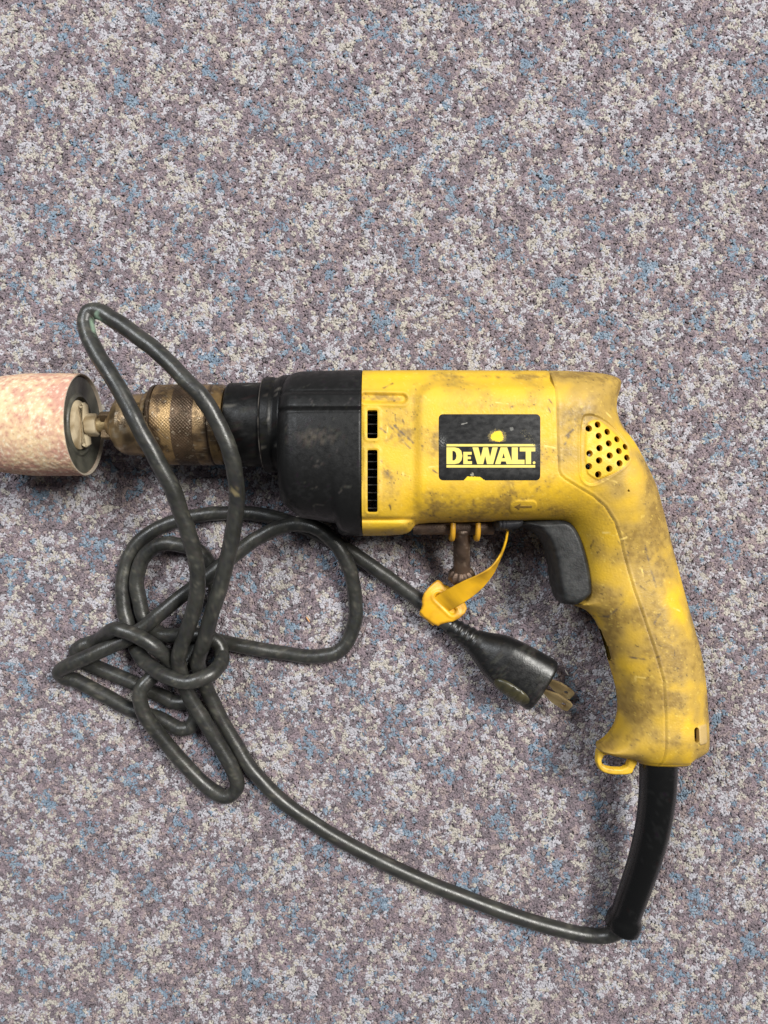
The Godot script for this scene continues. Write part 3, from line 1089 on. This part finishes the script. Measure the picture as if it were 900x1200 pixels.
func label_picture() -> ImageTexture:
	var k := 2.0
	var img := Image.create(1430, 930, false, Image.FORMAT_RGB8)
	var ink := Color8(24, 24, 25)
	img.fill(ink)
	var yel := Color8(222, 203, 104)
	var off := func(list: Array) -> Array:
		var out := []
		for q in list:
			out.append([q[0] - 85.0, q[1] - 92.0])
		return out
	for r in [[140, 302, 763, 319], [140, 449, 763, 467]]:
		fill_poly(img, off.call([[r[0], r[1]], [r[2], r[1]], [r[2], r[3]], [r[0], r[3]]]), yel, k)
	var letters := [
		[[140, 325], [198, 325], [226, 332], [244, 350], [252, 385], [245, 417], [228, 436], [198, 443], [140, 443]],
		[[258, 357], [317, 357], [317, 377], [288, 377], [288, 390], [311, 390], [311, 408], [288, 408], [288, 422], [319, 422], [319, 443], [258, 443]],
		[[322, 325], [364, 325], [381, 392], [397, 325], [432, 325], [446, 392], [462, 325], [500, 325], [468, 443], [424, 443], [412, 386], [398, 443], [356, 443]],
		[[480, 443], [520, 325], [566, 325], [606, 443], [562, 443], [556, 424], [524, 424], [519, 443]],
		[[598, 325], [641, 325], [641, 412], [688, 412], [688, 443], [598, 443]],
		[[654, 325], [764, 325], [764, 354], [734, 354], [734, 443], [696, 443], [696, 354], [654, 354]]]
	for l in letters:
		fill_poly(img, off.call(l), yel, k)
	for h in [[[182, 351], [194, 351], [206, 363], [210, 385], [206, 405], [195, 417], [182, 417]], [[531, 401], [550, 401], [541, 366]]]:
		fill_poly(img, off.call(h), ink, k)
	for q in [[660, 356], [476, 325]]:
		pass
	var dot := []
	for i in 12:
		dot.append([755 + cos(TAU * i / 12.0) * 10.0, 433 + sin(TAU * i / 12.0) * 10.0])
	fill_poly(img, off.call(dot), yel, k)
	img.resize(715, 465, Image.INTERPOLATE_LANCZOS)
	var bare_yellow := Color8(232, 196, 52)  # yellow of the bare plastic under the print
	for y in 465:
		for x in 715:
			var p := Vector2(x + 85, y + 92)
			var a := n_fine.get_noise_2d(p.x * 0.25, p.y * 0.25)
			var b := n_mid.get_noise_2d(p.x * 0.35, p.y * 0.35)
			var c := img.get_pixel(x, y)
			# rubbed print and pale scuffs
			var rub := smoothstep(0.28, 0.6, a * 0.7 + b * 0.5) * 0.45
			c = c.lerp(Color8(120, 116, 100), rub * 0.5)
			var sc := exp(-((p - Vector2(112, 285)) / Vector2(30, 40)).length_squared()) + 0.5 * exp(-((p - Vector2(770, 340)) / Vector2(22, 60)).length_squared())
			c = c.lerp(Color8(150, 150, 146), clampf(sc * (0.45 + a), 0.0, 0.7))
			if absf((p.y - 158.0) + (p.x - 265.0) * 0.25 + a * 3.0) < 4.0 and absf(p.x - 265.0) < 22.0:
				c = c.lerp(Color8(160, 158, 150), 0.7)
			# chip through to the bare plastic
			var e := p - Vector2(497, 248)
			var r := (e * Vector2(0.92, 1.08)).length() + a * 9.0 + cos(e.angle() * 3.0 + 0.7) * 4.0
			if r < 60.0 and e.y < 40.0:
				var halo := smoothstep(64.0, 40.0, (e * Vector2(0.78, 1.15)).length() + a * 26.0 + b * 12.0)
				c = c.lerp(Color8(135, 120, 74), halo * 0.8)
				c = c.lerp(bare_yellow, smoothstep(43.0, 38.0, r))
			var g := (p - Vector2(320, 515)).length() + a * 8.0
			c = c.lerp(Color8(165, 160, 140), smoothstep(15.0, 8.0, g) * 0.8)
			var up := 557.0 - 27.0 * smoothstep(255.0, 290.0, p.x) * smoothstep(418.0, 365.0, p.x) - a * 5.0
			if p.y > up and p.x > 258.0 and p.x < 416.0:
				c = bare_yellow
			# dark gouges at the right-hand end of the print
			var gz := (p - Vector2(725, 262)).rotated(-0.8)
			if absf(gz.y) < 15.0 and absf(gz.x) < 62.0 and absf(a) < 0.12:
				c = c.lerp(Color8(8, 8, 8), 0.9)
			if absf(gz.y) < 24.0 and absf(gz.x) < 80.0 and a > 0.35:
				c = c.lerp(Color8(130, 122, 84), 0.7)
			if (p - Vector2(597, 196)).length() + a * 8.0 < 13.0:
				c = c.lerp(Color8(130, 130, 124), 0.7)
			img.set_pixel(x, y, c)
	return ImageTexture.create_from_image(img)

func label_plate(t: Node3D):
	var m := StandardMaterial3D.new()
	m.resource_name = "label_print"
	m.albedo_texture = label_picture()
	m.roughness = 0.34
	m.roughness_texture = noise_tex(0.02, 41, 0.6, 1.0)
	var a := Q(514, 485.3, 66)
	var b := Q(633.3, 563, 66)
	var v := PackedVector3Array()
	var n := PackedVector3Array()
	var uv := PackedVector2Array()
	var idx := PackedInt32Array()
	var nx := 60
	var nz := 40
	for j in nz + 1:
		for i in nx + 1:
			var p := Vector2(lerpf(a.x, b.x, float(i) / nx), lerpf(a.y, b.y, float(j) / nz))
			# round the corners by drawing corner vertices in
			var r := 2.0
			var cx := clampf(p.x, a.x + r, b.x - r)
			var cz := clampf(p.y, a.y + r, b.y - r)
			var off := p - Vector2(cx, cz)
			if off.length() > r:
				p = Vector2(cx, cz) + off.normalized() * r
			var edge := box_d(p, a, b, r)
			var y := base_height(p, body.d(p)) + 0.22 * smoothstep(-0.1, 0.5, edge) - 0.02
			v.append(Vector3(p.x, y, p.y))
			var g := 0.6
			var dx := base_height(p + Vector2(g, 0), body.d(p + Vector2(g, 0))) - base_height(p - Vector2(g, 0), body.d(p - Vector2(g, 0)))
			var dz := base_height(p + Vector2(0, g), body.d(p + Vector2(0, g))) - base_height(p - Vector2(0, g), body.d(p - Vector2(0, g)))
			n.append(Vector3(-dx, 2.0 * g, -dz).normalized())
			uv.append(Vector2((p.x - a.x) / (b.x - a.x), (p.y - a.y) / (b.y - a.y)))
	for j in nz:
		for i in nx:
			var q := j * (nx + 1) + i
			idx.append_array([q, q + 1, q + nx + 2, q, q + nx + 2, q + nx + 1])
	var o := commit("label_plate", v, n, PackedColorArray(), idx, m, t, uv)
	o.set_meta("label", "black name plate with yellow DEWALT lettering, chipped in the middle")

# ---- cord, strain relief, plug
func cable(t: Node3D):
	var relief := []
	for q in [[771, 888, 33], [771.5, 905, 32.5], [770, 935, 31], [765, 970, 28], [757, 1003, 24.5], [746, 1037, 20], [736, 1065, 16], [729, 1086, 12.5]]:
		relief.append(P(q[0], q[1], q[2]))
	var sm := smooth_path(relief, 9)
	var wide := func(f: float) -> float:
		return lerpf(9.15, 7.6, smoothstep(0.05, 0.9, f)) + 1.5 * smoothstep(0.88, 0.94, f) - 1.2 * smoothstep(0.985, 1.0, f)
	skin("strain_relief", tube_rows(sm, wide, 40), M.relief_rubber, t, func(p, _r, _j): return black(p, Color(0.0055, 0.0055, 0.006), 0.1))
	# the run of the cord, strand by strand: photograph position and height of its axis
	var strands := [
		# out of the relief, along the carpet, up into the knot
		[736, 1072, 15, 728, 1088, 11, 715, 1095.5, 7, 690, 1096, 4.7, 640, 1085, 4.5, 560, 1058, 4.4, 480, 1025, 4.4, 400, 985, 4.3, 340, 946, 4.2, 300, 908, 4.2, 275, 870, 4.3, 252, 829, 6.4, 240, 801, 9.6],
		# the tall loop over the chuck
		[232, 778, 15.7, 238, 755, 23.8, 249, 716, 32.9, 261, 676, 37.9, 270, 638, 41, 277, 598, 46, 277, 565, 52, 270, 532, 58, 259, 503, 60, 239, 468, 62, 216, 444, 62, 190, 417, 60, 161, 394, 58, 135, 376, 56, 115, 365, 55, 103, 368, 55, 101, 382, 56],
		[109, 406, 58, 129, 438, 61, 150, 476, 62, 167, 508, 62.2, 184, 539, 60.3, 202, 573, 56.4, 214, 606, 51.7, 224, 635, 47, 231, 667, 41.6, 231, 696, 36.5, 223, 728, 30.8, 212, 758, 25.6, 210, 782, 19.2],
		# the narrow loop below the knot
		[222, 816, 15.5, 239, 844, 13.2, 257, 874, 10.4, 274, 904, 8.7, 278, 922, 7.8, 266, 934, 7.1, 248, 926, 6.6, 222, 902, 7.2, 199, 876, 9.9, 176, 847, 13.6, 165, 827, 16.1, 166, 807, 16.5, 176, 795, 14.8, 192, 782, 9.9, 208, 766, 4.2],
		# the round loop to the right
		[222, 750, 4.2, 258, 752, 4.2, 292, 759, 6.4, 330, 765, 4.2, 362, 769, 4.2, 388, 767, 4.4, 404, 757, 4.7, 413, 738, 5, 417, 714, 6, 414, 685, 9.1, 407, 660, 13.2, 394, 638, 15.3, 376, 622, 14.5, 356, 615, 12.9, 336, 616, 13.3, 310, 626, 13.9, 284, 643, 13.7],
		# through the knot to the two bends at the left
		[246, 674, 14.2, 215, 697, 13.1, 189, 718, 14.9, 165, 738, 14.6, 145, 751, 15.3, 110, 766, 15.2, 85, 778, 14.5, 70, 787, 11, 78, 795, 6.6, 92, 799, 5.4, 124, 816, 4.9, 152, 831, 4.8, 187, 842, 4.7, 207, 853, 4.7, 222, 853, 4.6, 230, 838, 4.6, 222, 824, 4.6],
		[205, 823, 4.6, 188, 815, 4.7, 164, 804, 4.9, 147, 796, 4.8, 118, 784, 4.7, 98, 775, 4.5, 89, 765, 5.3, 96, 757, 5.9, 111, 752, 6.5, 121, 746, 11.9, 132, 738, 21, 148, 740, 23.7, 171, 751, 23.9, 190, 765, 20.4, 207, 780, 12.9],
		# the inner round and the wrap about the bundle
		[222, 775, 8, 243, 735, 7.2, 252, 700, 5.7, 250, 675, 6.3, 244, 659, 8, 232, 645, 10.3, 212, 639, 11.8, 194, 637, 11.2, 177, 644, 9.6, 164, 661, 8.1, 160, 684, 7.4, 164, 706, 6.8, 171, 728, 6.6, 192, 744, 8.1, 232, 744, 13.4, 254, 752, 14.3],
		[260, 766, 15.2, 258, 779, 20.4, 245, 791, 26.1, 222, 799, 28.2, 196, 793, 25.2, 176, 781, 18.9, 163, 766, 12, 154, 746, 6.2, 147, 722, 5.6, 144, 700, 5.2, 145, 675, 5, 151, 653, 4.6, 163, 635, 4.4],
		# the outer round and off to the plug
		[189, 617, 4.2, 223, 606, 4.3, 252, 602, 4.4, 287, 601, 4.4, 310, 604, 4.5, 340, 612, 4.4, 370, 624, 4.5, 405, 643, 4.5, 431, 660, 4.5, 460, 681, 5, 490, 703, 7, 516, 724, 10, 530, 736, 11]]
	var pts := []
	for s in strands:
		for i in range(0, s.size(), 3):
			pts.append(P(s[i], s[i + 1], s[i + 2]))
	var path := smooth_path(pts, 9)
	for q in 2:                                            # ease the bends
		for i in range(1, path.size() - 1):
			path[i] = path[i] * 0.5 + (path[i - 1] + path[i + 1]) * 0.25
	var tip := P(112, 378, 59)
	var nick := P(276, 575, 52)
	var nick2 := P(392, 763, 8)
	var shade := func(p: Vector3, _r, _j) -> Color:
		var a := n_mid.get_noise_3d(p.x, p.y, p.z)
		var b := n_fine.get_noise_3d(p.x, p.y, p.z)
		var c := Color(0.020, 0.0203, 0.0195).lerp(Color(0.050, 0.0485, 0.042), clampf(0.42 + a * 0.6 + b * 0.6, 0.0, 1.0))
		c = c.lerp(Color(0.16, 0.15, 0.115), smoothstep(0.33, 0.7, b + a * 0.4) * 0.3)
		var q := Vector2((p.x - tip.x) / 2.6, (p.z - tip.z) / 5.5).length_squared()
		if p.y > 54.0 and q < 4.0:
			c = c.lerp(Color(0.26, 0.36, 0.27), smoothstep(1.2, 0.3, q + b * 0.9))
		q = (p - nick).length_squared() / 12.0
		if q < 3.0:
			c = c.lerp(Color(0.24, 0.19, 0.10), smoothstep(0.5, 0.1, q + b * 1.2) * 0.7)
		return c
	for i in path.size():
		var w := path[i]
		path[i] = w + Vector3(n_mid.get_noise_2d(i * 1.5, 3.0), n_mid.get_noise_2d(i * 1.5, 90.0) * 0.4, n_mid.get_noise_2d(i * 1.5, 40.0)) * 0.35
	var thick := func(f: float) -> float: return 3.9 + 0.18 * n_mid.get_noise_2d(f * 2600.0, 7.0)
	skin("power_cord", tube_rows(path, thick, 18), M.rubber, t, shade)

func plug(t: Node3D):
	var a := P(527, 733, 10.5)
	var b := P(635, 803, 12.5)
	var along := (b - a).normalized()
	var side := along.cross(Vector3.UP).normalized()          # points to the lower left in the picture
	var up := side.cross(along).normalized()
	if up.y < 0.0:
		up = -up
	var length := (b - a).length()
	var key := [[0.0, 4.9, 4.9], [0.05, 5.4, 5.4], [0.16, 5.8, 5.8], [0.24, 6.4, 6.4], [0.31, 7.6, 7.0], [0.38, 9.3, 8.2], [0.47, 11.6, 9.6], [0.58, 13.0, 10.8], [0.7, 13.9, 11.4], [0.85, 14.6, 11.6], [0.97, 15.0, 11.7], [0.99, 14.8, 11.5], [1.0, 14.2, 11.0]]
	var rows := []
	var steps := 90
	for i in steps + 1:
		var f := float(i) / steps
		var k := 0
		while k < key.size() - 2 and key[k + 1][0] < f:
			k += 1
		var g: float = (f - key[k][0]) / (key[k + 1][0] - key[k][0])
		var w: float = lerpf(key[k][1], key[k + 1][1], g)
		var h: float = lerpf(key[k][2], key[k + 1][2], g)
		if f < 0.25:
			var rib := 0.55 * smoothstep(0.1, -0.4, sin(f / 0.25 * TAU * 4.0))
			w -= rib
			h -= rib
		var e := lerpf(2.0, 2.9, smoothstep(0.3, 0.6, f))
		var ring := PackedVector3Array()
		for j in 56:
			var an := TAU * j / 56.0
			var cs := cos(an)
			var sn := sin(an)
			ring.append(a + along * f * length + side * signf(cs) * pow(absf(cs), 2.0 / e) * w + up * signf(sn) * pow(absf(sn), 2.0 / e) * h)
		rows.append(ring)
	var o := skin("plug", rows, M.rubber, t, func(p, _r, _j): return black(p, Color(0.011, 0.0105, 0.010), 0.5))
	# ribbed finger grip let into the side
	var at := a + along * length * 0.77 + side * 10.4 + up * 8.5
	var gr := []
	for i in 33:
		var f := lerpf(-1.0, 1.0, i / 32.0)
		var s := sqrt(maxf(0.0, 1.0 - pow(absf(f), 2.6)))
		var groove := 0.9 * (exp(-pow((f + 0.1) / 0.05, 2.0)) + exp(-pow((f - 0.25) / 0.05, 2.0)) + exp(-pow((f - 0.6) / 0.05, 2.0)))
		var ring := PackedVector3Array()
		for j in 20:
			var an := TAU * j / 20.0
			ring.append(at + along * f * 11.0 + (side * 0.75 - up * 0.66) * cos(an) * (s * 4.6 + 0.02) + (side * 0.66 + up * 0.75) * sin(an) * (s * 2.4 + 0.02 - groove * s))
		gr.append(ring)
	skin("finger_grip", gr, M.rubber, o, func(p, _r, _j): return Color(0.062, 0.054, 0.026).lerp(Color(0.03, 0.028, 0.018), clampf(0.5 + n_mid.get_noise_2d(p.x * 2.0, p.z * 2.0), 0, 1)))
	# two flat blades
	var roll := 0.60
	var flat := (side * cos(roll) - up * sin(roll)).normalized()
	var thick := along.cross(flat).normalized()
	if thick.y < 0.0:
		thick = -thick
	for k in [1, -1]:
		var c: Vector3 = b + along * 8.0 + thick * 4.6 * k - side * 1.0
		var pts := PackedVector2Array([Vector2(-9, -3.1), Vector2(8.8, -3.1), Vector2(9.4, -2.5), Vector2(9.4, 2.5), Vector2(8.8, 3.1), Vector2(-9, 3.1)])
		var hole := PackedVector2Array()
		for j in 12:
			hole.append(Vector2(5.6, 0) + Vector2(cos(TAU * j / 12.0), sin(TAU * j / 12.0)) * 1.4)
		prong(o, c, along, flat, thick, pts, hole)

func prong(parent: Node, c: Vector3, along: Vector3, flat: Vector3, thick: Vector3, pts: PackedVector2Array, hole: PackedVector2Array):
	var v := PackedVector3Array()
	var n := PackedVector3Array()
	var col := PackedColorArray()
	var idx := PackedInt32Array()
	var at := func(p: Vector2, h: float) -> Vector3:
		return c + along * p.x + flat * p.y + thick * h
	# faces as fans of quads between the outline and the hole
	var outer := PackedVector2Array()
	for q in hole:
		var dir := (q - Vector2(5.6, 0)).normalized()
		var far := Vector2(5.6, 0) + dir * 40.0
		var hit = null
		for i in pts.size():
			hit = Geometry2D.segment_intersects_segment(Vector2(5.6, 0), far, pts[i], pts[(i + 1) % pts.size()])
			if hit != null:
				break
		outer.append(hit if hit != null else far)
	for s in [1.0, -1.0]:
		var k := v.size()
		for j in 12:
			v.append(at.call(outer[j], 0.75 * s))
			v.append(at.call(hole[j], 0.75 * s))
			for q in 2:
				n.append(thick * s)
		for j in 12:
			var a := k + j * 2
			var b := k + ((j + 1) % 12) * 2
			idx.append_array([a, b, b + 1, a, b + 1, a + 1])
	for ring in [outer, hole]:
		for j in 12:
			var p: Vector2 = ring[j]
			var q: Vector2 = ring[(j + 1) % 12]
			var e := Vector2((q - p).y, -(q - p).x).normalized()
			if e.dot((p + q) * 0.5 - Vector2(5.6, 0)) < 0.0:
				e = -e
			if ring == hole:
				e = -e
			var nn := along * e.x + flat * e.y
			var k := v.size()
			for w in [at.call(p, 0.75), at.call(q, 0.75), at.call(q, -0.75), at.call(p, -0.75)]:
				v.append(w)
				n.append(nn)
			idx.append_array([k, k + 1, k + 2, k, k + 2, k + 3])
	for p in v:
		col.append(Color(0.74, 0.56, 0.28).lerp(Color(0.30, 0.20, 0.09), clampf(0.45 + n_fine.get_noise_2d(p.x * 0.6, p.z * 0.6), 0.0, 1.0)))
	commit("prong", v, n, col, idx, M.blade, parent)

# ------------------------------------------------------------------ the other things
func sanding_drum():
	var t := thing("sanding_drum", "worn pink and cream abrasive sanding drum held in the chuck of the drill", "sanding drum", P(40, 497, 0))
	var z0 := axis_z()
	var x1 := P(100, 0).x
	var prof_ := [Vector2(P(-34, 0).x, 12.0), Vector2(P(-33, 0).x, 19.0), Vector2(P(-26, 0).x, 20.2)]
	for i in 120:
		var px := lerpf(-24.0, 99.2, i / 119.0)
		prof_.append(Vector2(P(px, 0).x, 25.1 - 3.9 * pow(clampf((48.0 - px) / 72.0, 0.0, 1.0), 1.8)))
	prof_.append(Vector2(x1, 24.85))
	prof_.append(Vector2(x1 - 0.1, 24.2))
	prof_.append(Vector2(x1 - 5.0, 24.1))
	var rough := func(x: float, a: float) -> float:
		if x > x1 - 0.25:
			return 0.0
		return 0.22 * n_fine.get_noise_3d(x * 1.1, cos(a) * 27.0, sin(a) * 27.0) + 0.16 * n_speck.get_noise_3d(x * 1.2, cos(a) * 30.0, sin(a) * 30.0) + 0.25 * n_mid.get_noise_2d(x, a * 12.0)
	var shade := func(p: Vector3, _r, _j) -> Color:
		if p.x > x1 - 0.25:
			return Color(0.40, 0.35, 0.28)
		var a := n_mid.get_noise_3d(p.x * 0.8, p.y * 0.8, p.z * 0.8)
		var b := n_fine.get_noise_3d(p.x * 0.9, p.y * 0.9, p.z * 0.9)
		var s := n_speck.get_noise_3d(p.x, p.y, p.z)
		var c := Color(0.52, 0.285, 0.215).lerp(Color(0.68, 0.50, 0.30), clampf(0.40 + clampf((P(75, 0).x - p.x) / 60.0, -0.3, 0.3) + a * 1.2 + b * 0.7, 0.0, 1.0))
		c = c.lerp(Color(0.80, 0.71, 0.56), smoothstep(0.14, 0.46, b * 0.7 + s * 0.7) * 0.6)
		return c.lerp(Color(0.40, 0.17, 0.13), smoothstep(0.18, 0.5, -b * 0.7 - s * 0.4) * 0.6)
	skin("abrasive_sleeve", lathe_x(prof_, 260, MID, z0, rough), M.grit, t, shade, false)
	var grey := func(p: Vector3, _r, _j) -> Color:
		var d := n_mid.get_noise_2d(p.y * 1.3, p.z * 1.3)
		return Color(0.055, 0.055, 0.045).lerp(Color(0.13, 0.125, 0.10), clampf(0.35 + d, 0.0, 1.0))
	var rub := [Vector2(x1 - 30.0, 24.0), Vector2(x1 - 1.6, 24.05), Vector2(x1 - 1.2, 23.3), Vector2(x1 - 2.4, 18.0), Vector2(x1 - 2.8, 15.6), Vector2(x1 - 1.8, 15.0), Vector2(x1 - 1.7, 13.8), Vector2(x1 - 4.0, 13.0), Vector2(x1 - 4.2, 3.0)]
	skin("rubber_core", lathe_x(chamfered(rub, 0.25, 1.5), 80, MID, z0), M.rubber, t, grey)
	var cream := func(p: Vector3, _r, _j) -> Color:
		var d := n_mid.get_noise_3d(p.x * 2.0, p.y * 2.0, p.z * 2.0)
		return Color(0.60, 0.50, 0.34).lerp(Color(0.30, 0.22, 0.12), clampf(0.30 + d * 1.6 + n_fine.get_noise_3d(p.x, p.y, p.z) * 0.8, 0.0, 1.0))
	skin("clamp_washer", lathe_x(chamfered([Vector2(x1 - 4.6, 4.0), Vector2(x1 - 4.6, 12.4), Vector2(x1 - 2.8, 12.2), Vector2(x1 - 1.6, 9.0), Vector2(x1 - 1.2, 3.0)], 0.4, 2.0), 48, MID, z0), M.grit, t, cream)
	var c := Vector3(x1 - 0.2, MID, z0)
	var wing := Basis(Vector3.RIGHT, 0.22)
	block("wing_bar", wing, c, Vector3(3.4, 6.4, 22.0), 1.4, M.grit, t, Color(0.55, 0.46, 0.31))
	var hex := []
	for q in [[0.0, 4.6], [0.5, 5.3], [5.0, 5.3], [5.6, 4.6]]:
		var ring := PackedVector3Array()
		for j in 24:
			var a := TAU * j / 24.0
			var r: float = q[1] / cos(fposmod(a + 0.3, TAU / 6.0) - TAU / 12.0) * 0.97
			ring.append(c + Vector3(1.0 + q[0], sin(a) * r, cos(a) * r))
		hex.append(ring)
	skin("hex_nut", hex, M.grit, t, cream)
	skin("shaft", lathe_x(chamfered([Vector2(x1, 3.0), Vector2(x1 + 1.0, 3.6), Vector2(P(131, 0).x, 3.6), Vector2(P(132, 0).x, 2.0)], 0.2, 1.5), 28, MID, z0), M.old_steel, t, func(p, _r, _j): return Color(0.55, 0.42, 0.22).lerp(Color(0.30, 0.2, 0.09), clampf(0.3 + n_mid.get_noise_3d(p.x * 3.0, p.y * 2.0, p.z * 2.0), 0, 1)))

func rust(p: Vector3, _r, _j) -> Color:
	var a := n_mid.get_noise_3d(p.x * 1.5, p.y * 1.5, p.z * 1.5)
	var b := n_fine.get_noise_3d(p.x, p.y, p.z)
	return Color(0.15, 0.10, 0.072).lerp(Color(0.06, 0.04, 0.03), clampf(0.4 + a * 1.2, 0, 1)).lerp(Color(0.34, 0.27, 0.21), smoothstep(0.2, 0.6, b) * 0.5)

func chuck_key():
	var t := thing("chuck_key", "rusty brown steel chuck key clipped under the motor housing of the drill", "chuck key", P(541, 640, 0))
	var bar := smooth_path([P(484, 618, 31), P(510, 618, 31), P(545, 618, 31), P(578, 618, 31)], 6)
	skin("handle_bar", tube_rows(bar, 3.7, 18), M.old_steel, t, rust)
	var a := P(541, 618, 31)
	var b := P(541, 670, 18)
	var stem := func(f: float) -> float:
		return 4.3 + 0.4 * exp(-pow((f - 0.06) / 0.04, 2.0)) - 0.5 * smoothstep(0.02, 0.0, f)
	skin("stem", tube_rows(smooth_path([a, a.lerp(b, 0.33), a.lerp(b, 0.66), b], 8), stem, 24), M.old_steel, t, rust)
	var along := (b - a).normalized()
	var side := along.cross(Vector3.UP).normalized()
	var up := side.cross(along)
	var rows := []
	for q in [[-1.5, 4.2], [-1.0, 5.2], [0.5, 6.6], [3.0, 7.4], [5.5, 5.6], [6.5, 4.4], [6.8, 2.5], [8.0, 2.4], [8.4, 1.8]]:
		var ring := PackedVector3Array()
		for j in 66:
			var an := TAU * j / 66.0
			var tooth: float = 0.9 * smoothstep(-0.5, 0.5, sin(an * 11.0)) if q[1] > 5.0 else 0.45
			var r: float = q[1] - 0.9 + tooth
			ring.append(b + along * q[0] + (side * cos(an) + up * sin(an)) * r)
		rows.append(ring)
	skin("gear_head", rows, M.old_steel, t, rust)

func cord_strap():
	var t := thing("cord_strap", "yellow rubber strap buttoned round the cord beside the plug and hooked to the drill", "strap", P(520, 707, 0))
	var oc := Outline.new(rounded(outline_px([511, 680, 516, 680.5, 522, 687, 527, 687, 534, 696, 545.5, 706, 548, 715.5, 535, 727.5, 518, 731.5, 512, 736, 490.5, 720, 495, 711, 494, 703, 497.5, 692.5], 15), 1))
	var c := Q(519, 709, 15)
	var dir := Vector2(0.79, 0.61)
	var slot_a := c + Vector2(-2.4, -4.2)
	var slot_b := c + Vector2(5.0, 3.0)
	var arch := func(p: Vector2) -> float:
		var q := p - c
		var w := q.dot(Vector2(-dir.y, dir.x))
		return 15.2 - 0.020 * w * w + 0.012 * q.dot(dir) * q.dot(dir) + 0.05 * w
	var top := func(p: Vector2, d: float) -> float:
		var g := capsule(p, slot_a, slot_b)
		return arch.call(p) - 1.1 + 1.1 * pillow(maxf(d, 0.0), 1.2, 2.0) + 0.55 * exp(-pow((g - 3.0) / 1.0, 2.0)) - 0.9 * smoothstep(1.9, 1.2, g)
	var low := func(p: Vector2, d: float) -> float:
		return arch.call(p) - 1.1 - 1.3 * pillow(maxf(d, 0.0), 1.2, 2.0)
	var shade := func(p: Vector3, d: float) -> Color:
		var a := n_mid.get_noise_2d(p.x * 2.0, p.z * 2.0)
		var col := Color(0.74, 0.39, 0.015).lerp(Color(0.36, 0.17, 0.012), clampf(smoothstep(2.2, 0.3, d) * 0.6 + a * 0.7, 0.0, 0.85))
		return col
	moulding("button_pad", oc, 0.35, null, top, low, 0.0, shade, M.soft_yellow, t)
	# the band below the cord that the pad closes
	var under := []
	var cd := (P(516, 724, 10) - P(490, 703, 7)).normalized()
	var sd := cd.cross(Vector3.UP).normalized()
	var uu := sd.cross(cd)
	var core := P(507, 717, 9)
	for i in 25:
		var an := lerpf(-0.35, PI + 0.35, i / 24.0)
		var ring := PackedVector3Array()
		for q in [[-5.0, 0.0], [-4.6, 0.55], [4.6, 0.55], [5.0, 0.0], [4.6, -0.55], [-4.6, -0.55]]:
			ring.append(core + cd * q[0] + (sd * cos(an) - uu * sin(an)) * (5.1 + q[1]))
		under.append(ring)
	skin("cord_band", under, M.soft_yellow, t, func(_p, _r, _j): return Color(0.62, 0.32, 0.015))
	# the strap itself: flat where it leaves the slot, on edge where it goes up to the drill
	var path := smooth_path([P(514, 713, 13.2), P(521, 706, 16.2), P(533, 699, 21.5), P(548, 690, 25.5), P(563, 680, 27.5), P(577, 667, 28.5), P(587, 650, 28.5), P(592.5, 635, 30.5), P(595, 621, 32)], 8)
	var rows := []
	var n := path.size()
	for i in n:
		var f := float(i) / (n - 1)
		var tan_ := (path[mini(i + 1, n - 1)] - path[maxi(i - 1, 0)]).normalized()
		var flat := tan_.cross(Vector3.UP).normalized()
		var tw := 1.38 * smoothstep(0.22, 0.78, f)
		flat = flat.rotated(tan_, tw)
		var nrm := flat.cross(tan_).normalized()
		var w := lerpf(5.3, 4.4, f)
		var h := 0.6 + 0.15 * n_mid.get_noise_2d(i * 9.0, 3.0)
		var ring := PackedVector3Array()
		for q in [[-w, -h * 0.4], [-w, h * 0.4], [-w + 0.5, h], [0.0, h], [w - 0.5, h], [w, h * 0.4], [w, -h * 0.4], [w - 0.5, -h], [0.0, -h], [-w + 0.5, -h]]:
			ring.append(path[i] + flat * q[0] + nrm * q[1])
		rows.append(ring)
	var sshade := func(p: Vector3, r, j) -> Color:
		var a := n_mid.get_noise_2d(p.x * 1.6, p.z * 1.6)
		return Color(0.74, 0.40, 0.015).lerp(Color(0.34, 0.18, 0.015), clampf(a * 1.1 + 0.08 + (0.35 if j == 0 or j == 1 else 0.0), 0.0, 0.7))
	skin("strap_tail", rows, M.soft_yellow, t, sshade)

func lint():
	var m := make_mat("lint", Vector2(0.8, 1.0), 30.0, 0.0)
	for k in [["pale crumb of lint on the carpet beside the plug prongs", 664, 788, Color(0.75, 0.72, 0.66), 1.7], ["orange fleck lying on the carpet inside the right cord loop", 361, 726, Color(0.62, 0.32, 0.14), 1.6]]:
		var rows := []
		var c := P(k[1], k[2], 1.0)
		for i in 7:
			var f := lerpf(-1.0, 1.0, i / 6.0)
			var ring := PackedVector3Array()
			for j in 7:
				var a := TAU * j / 7.0
				var w := sqrt(maxf(0.02, 1.0 - f * f)) * 0.6 * (1.0 + 0.3 * n_speck.get_noise_2d(i * 7.0, j * 5.0))
				ring.append(c + Vector3(f * 0.55 * k[4] + cos(a) * w, sin(a) * w + 0.2, f * k[4] + cos(a) * w * 0.4))
			rows.append(ring)
		var o := skin(numbered("lint_crumb"), rows, m, self, func(_p, _r, _j): return k[3])
		o.set_meta("label", k[0])
		o.set_meta("category", "lint")
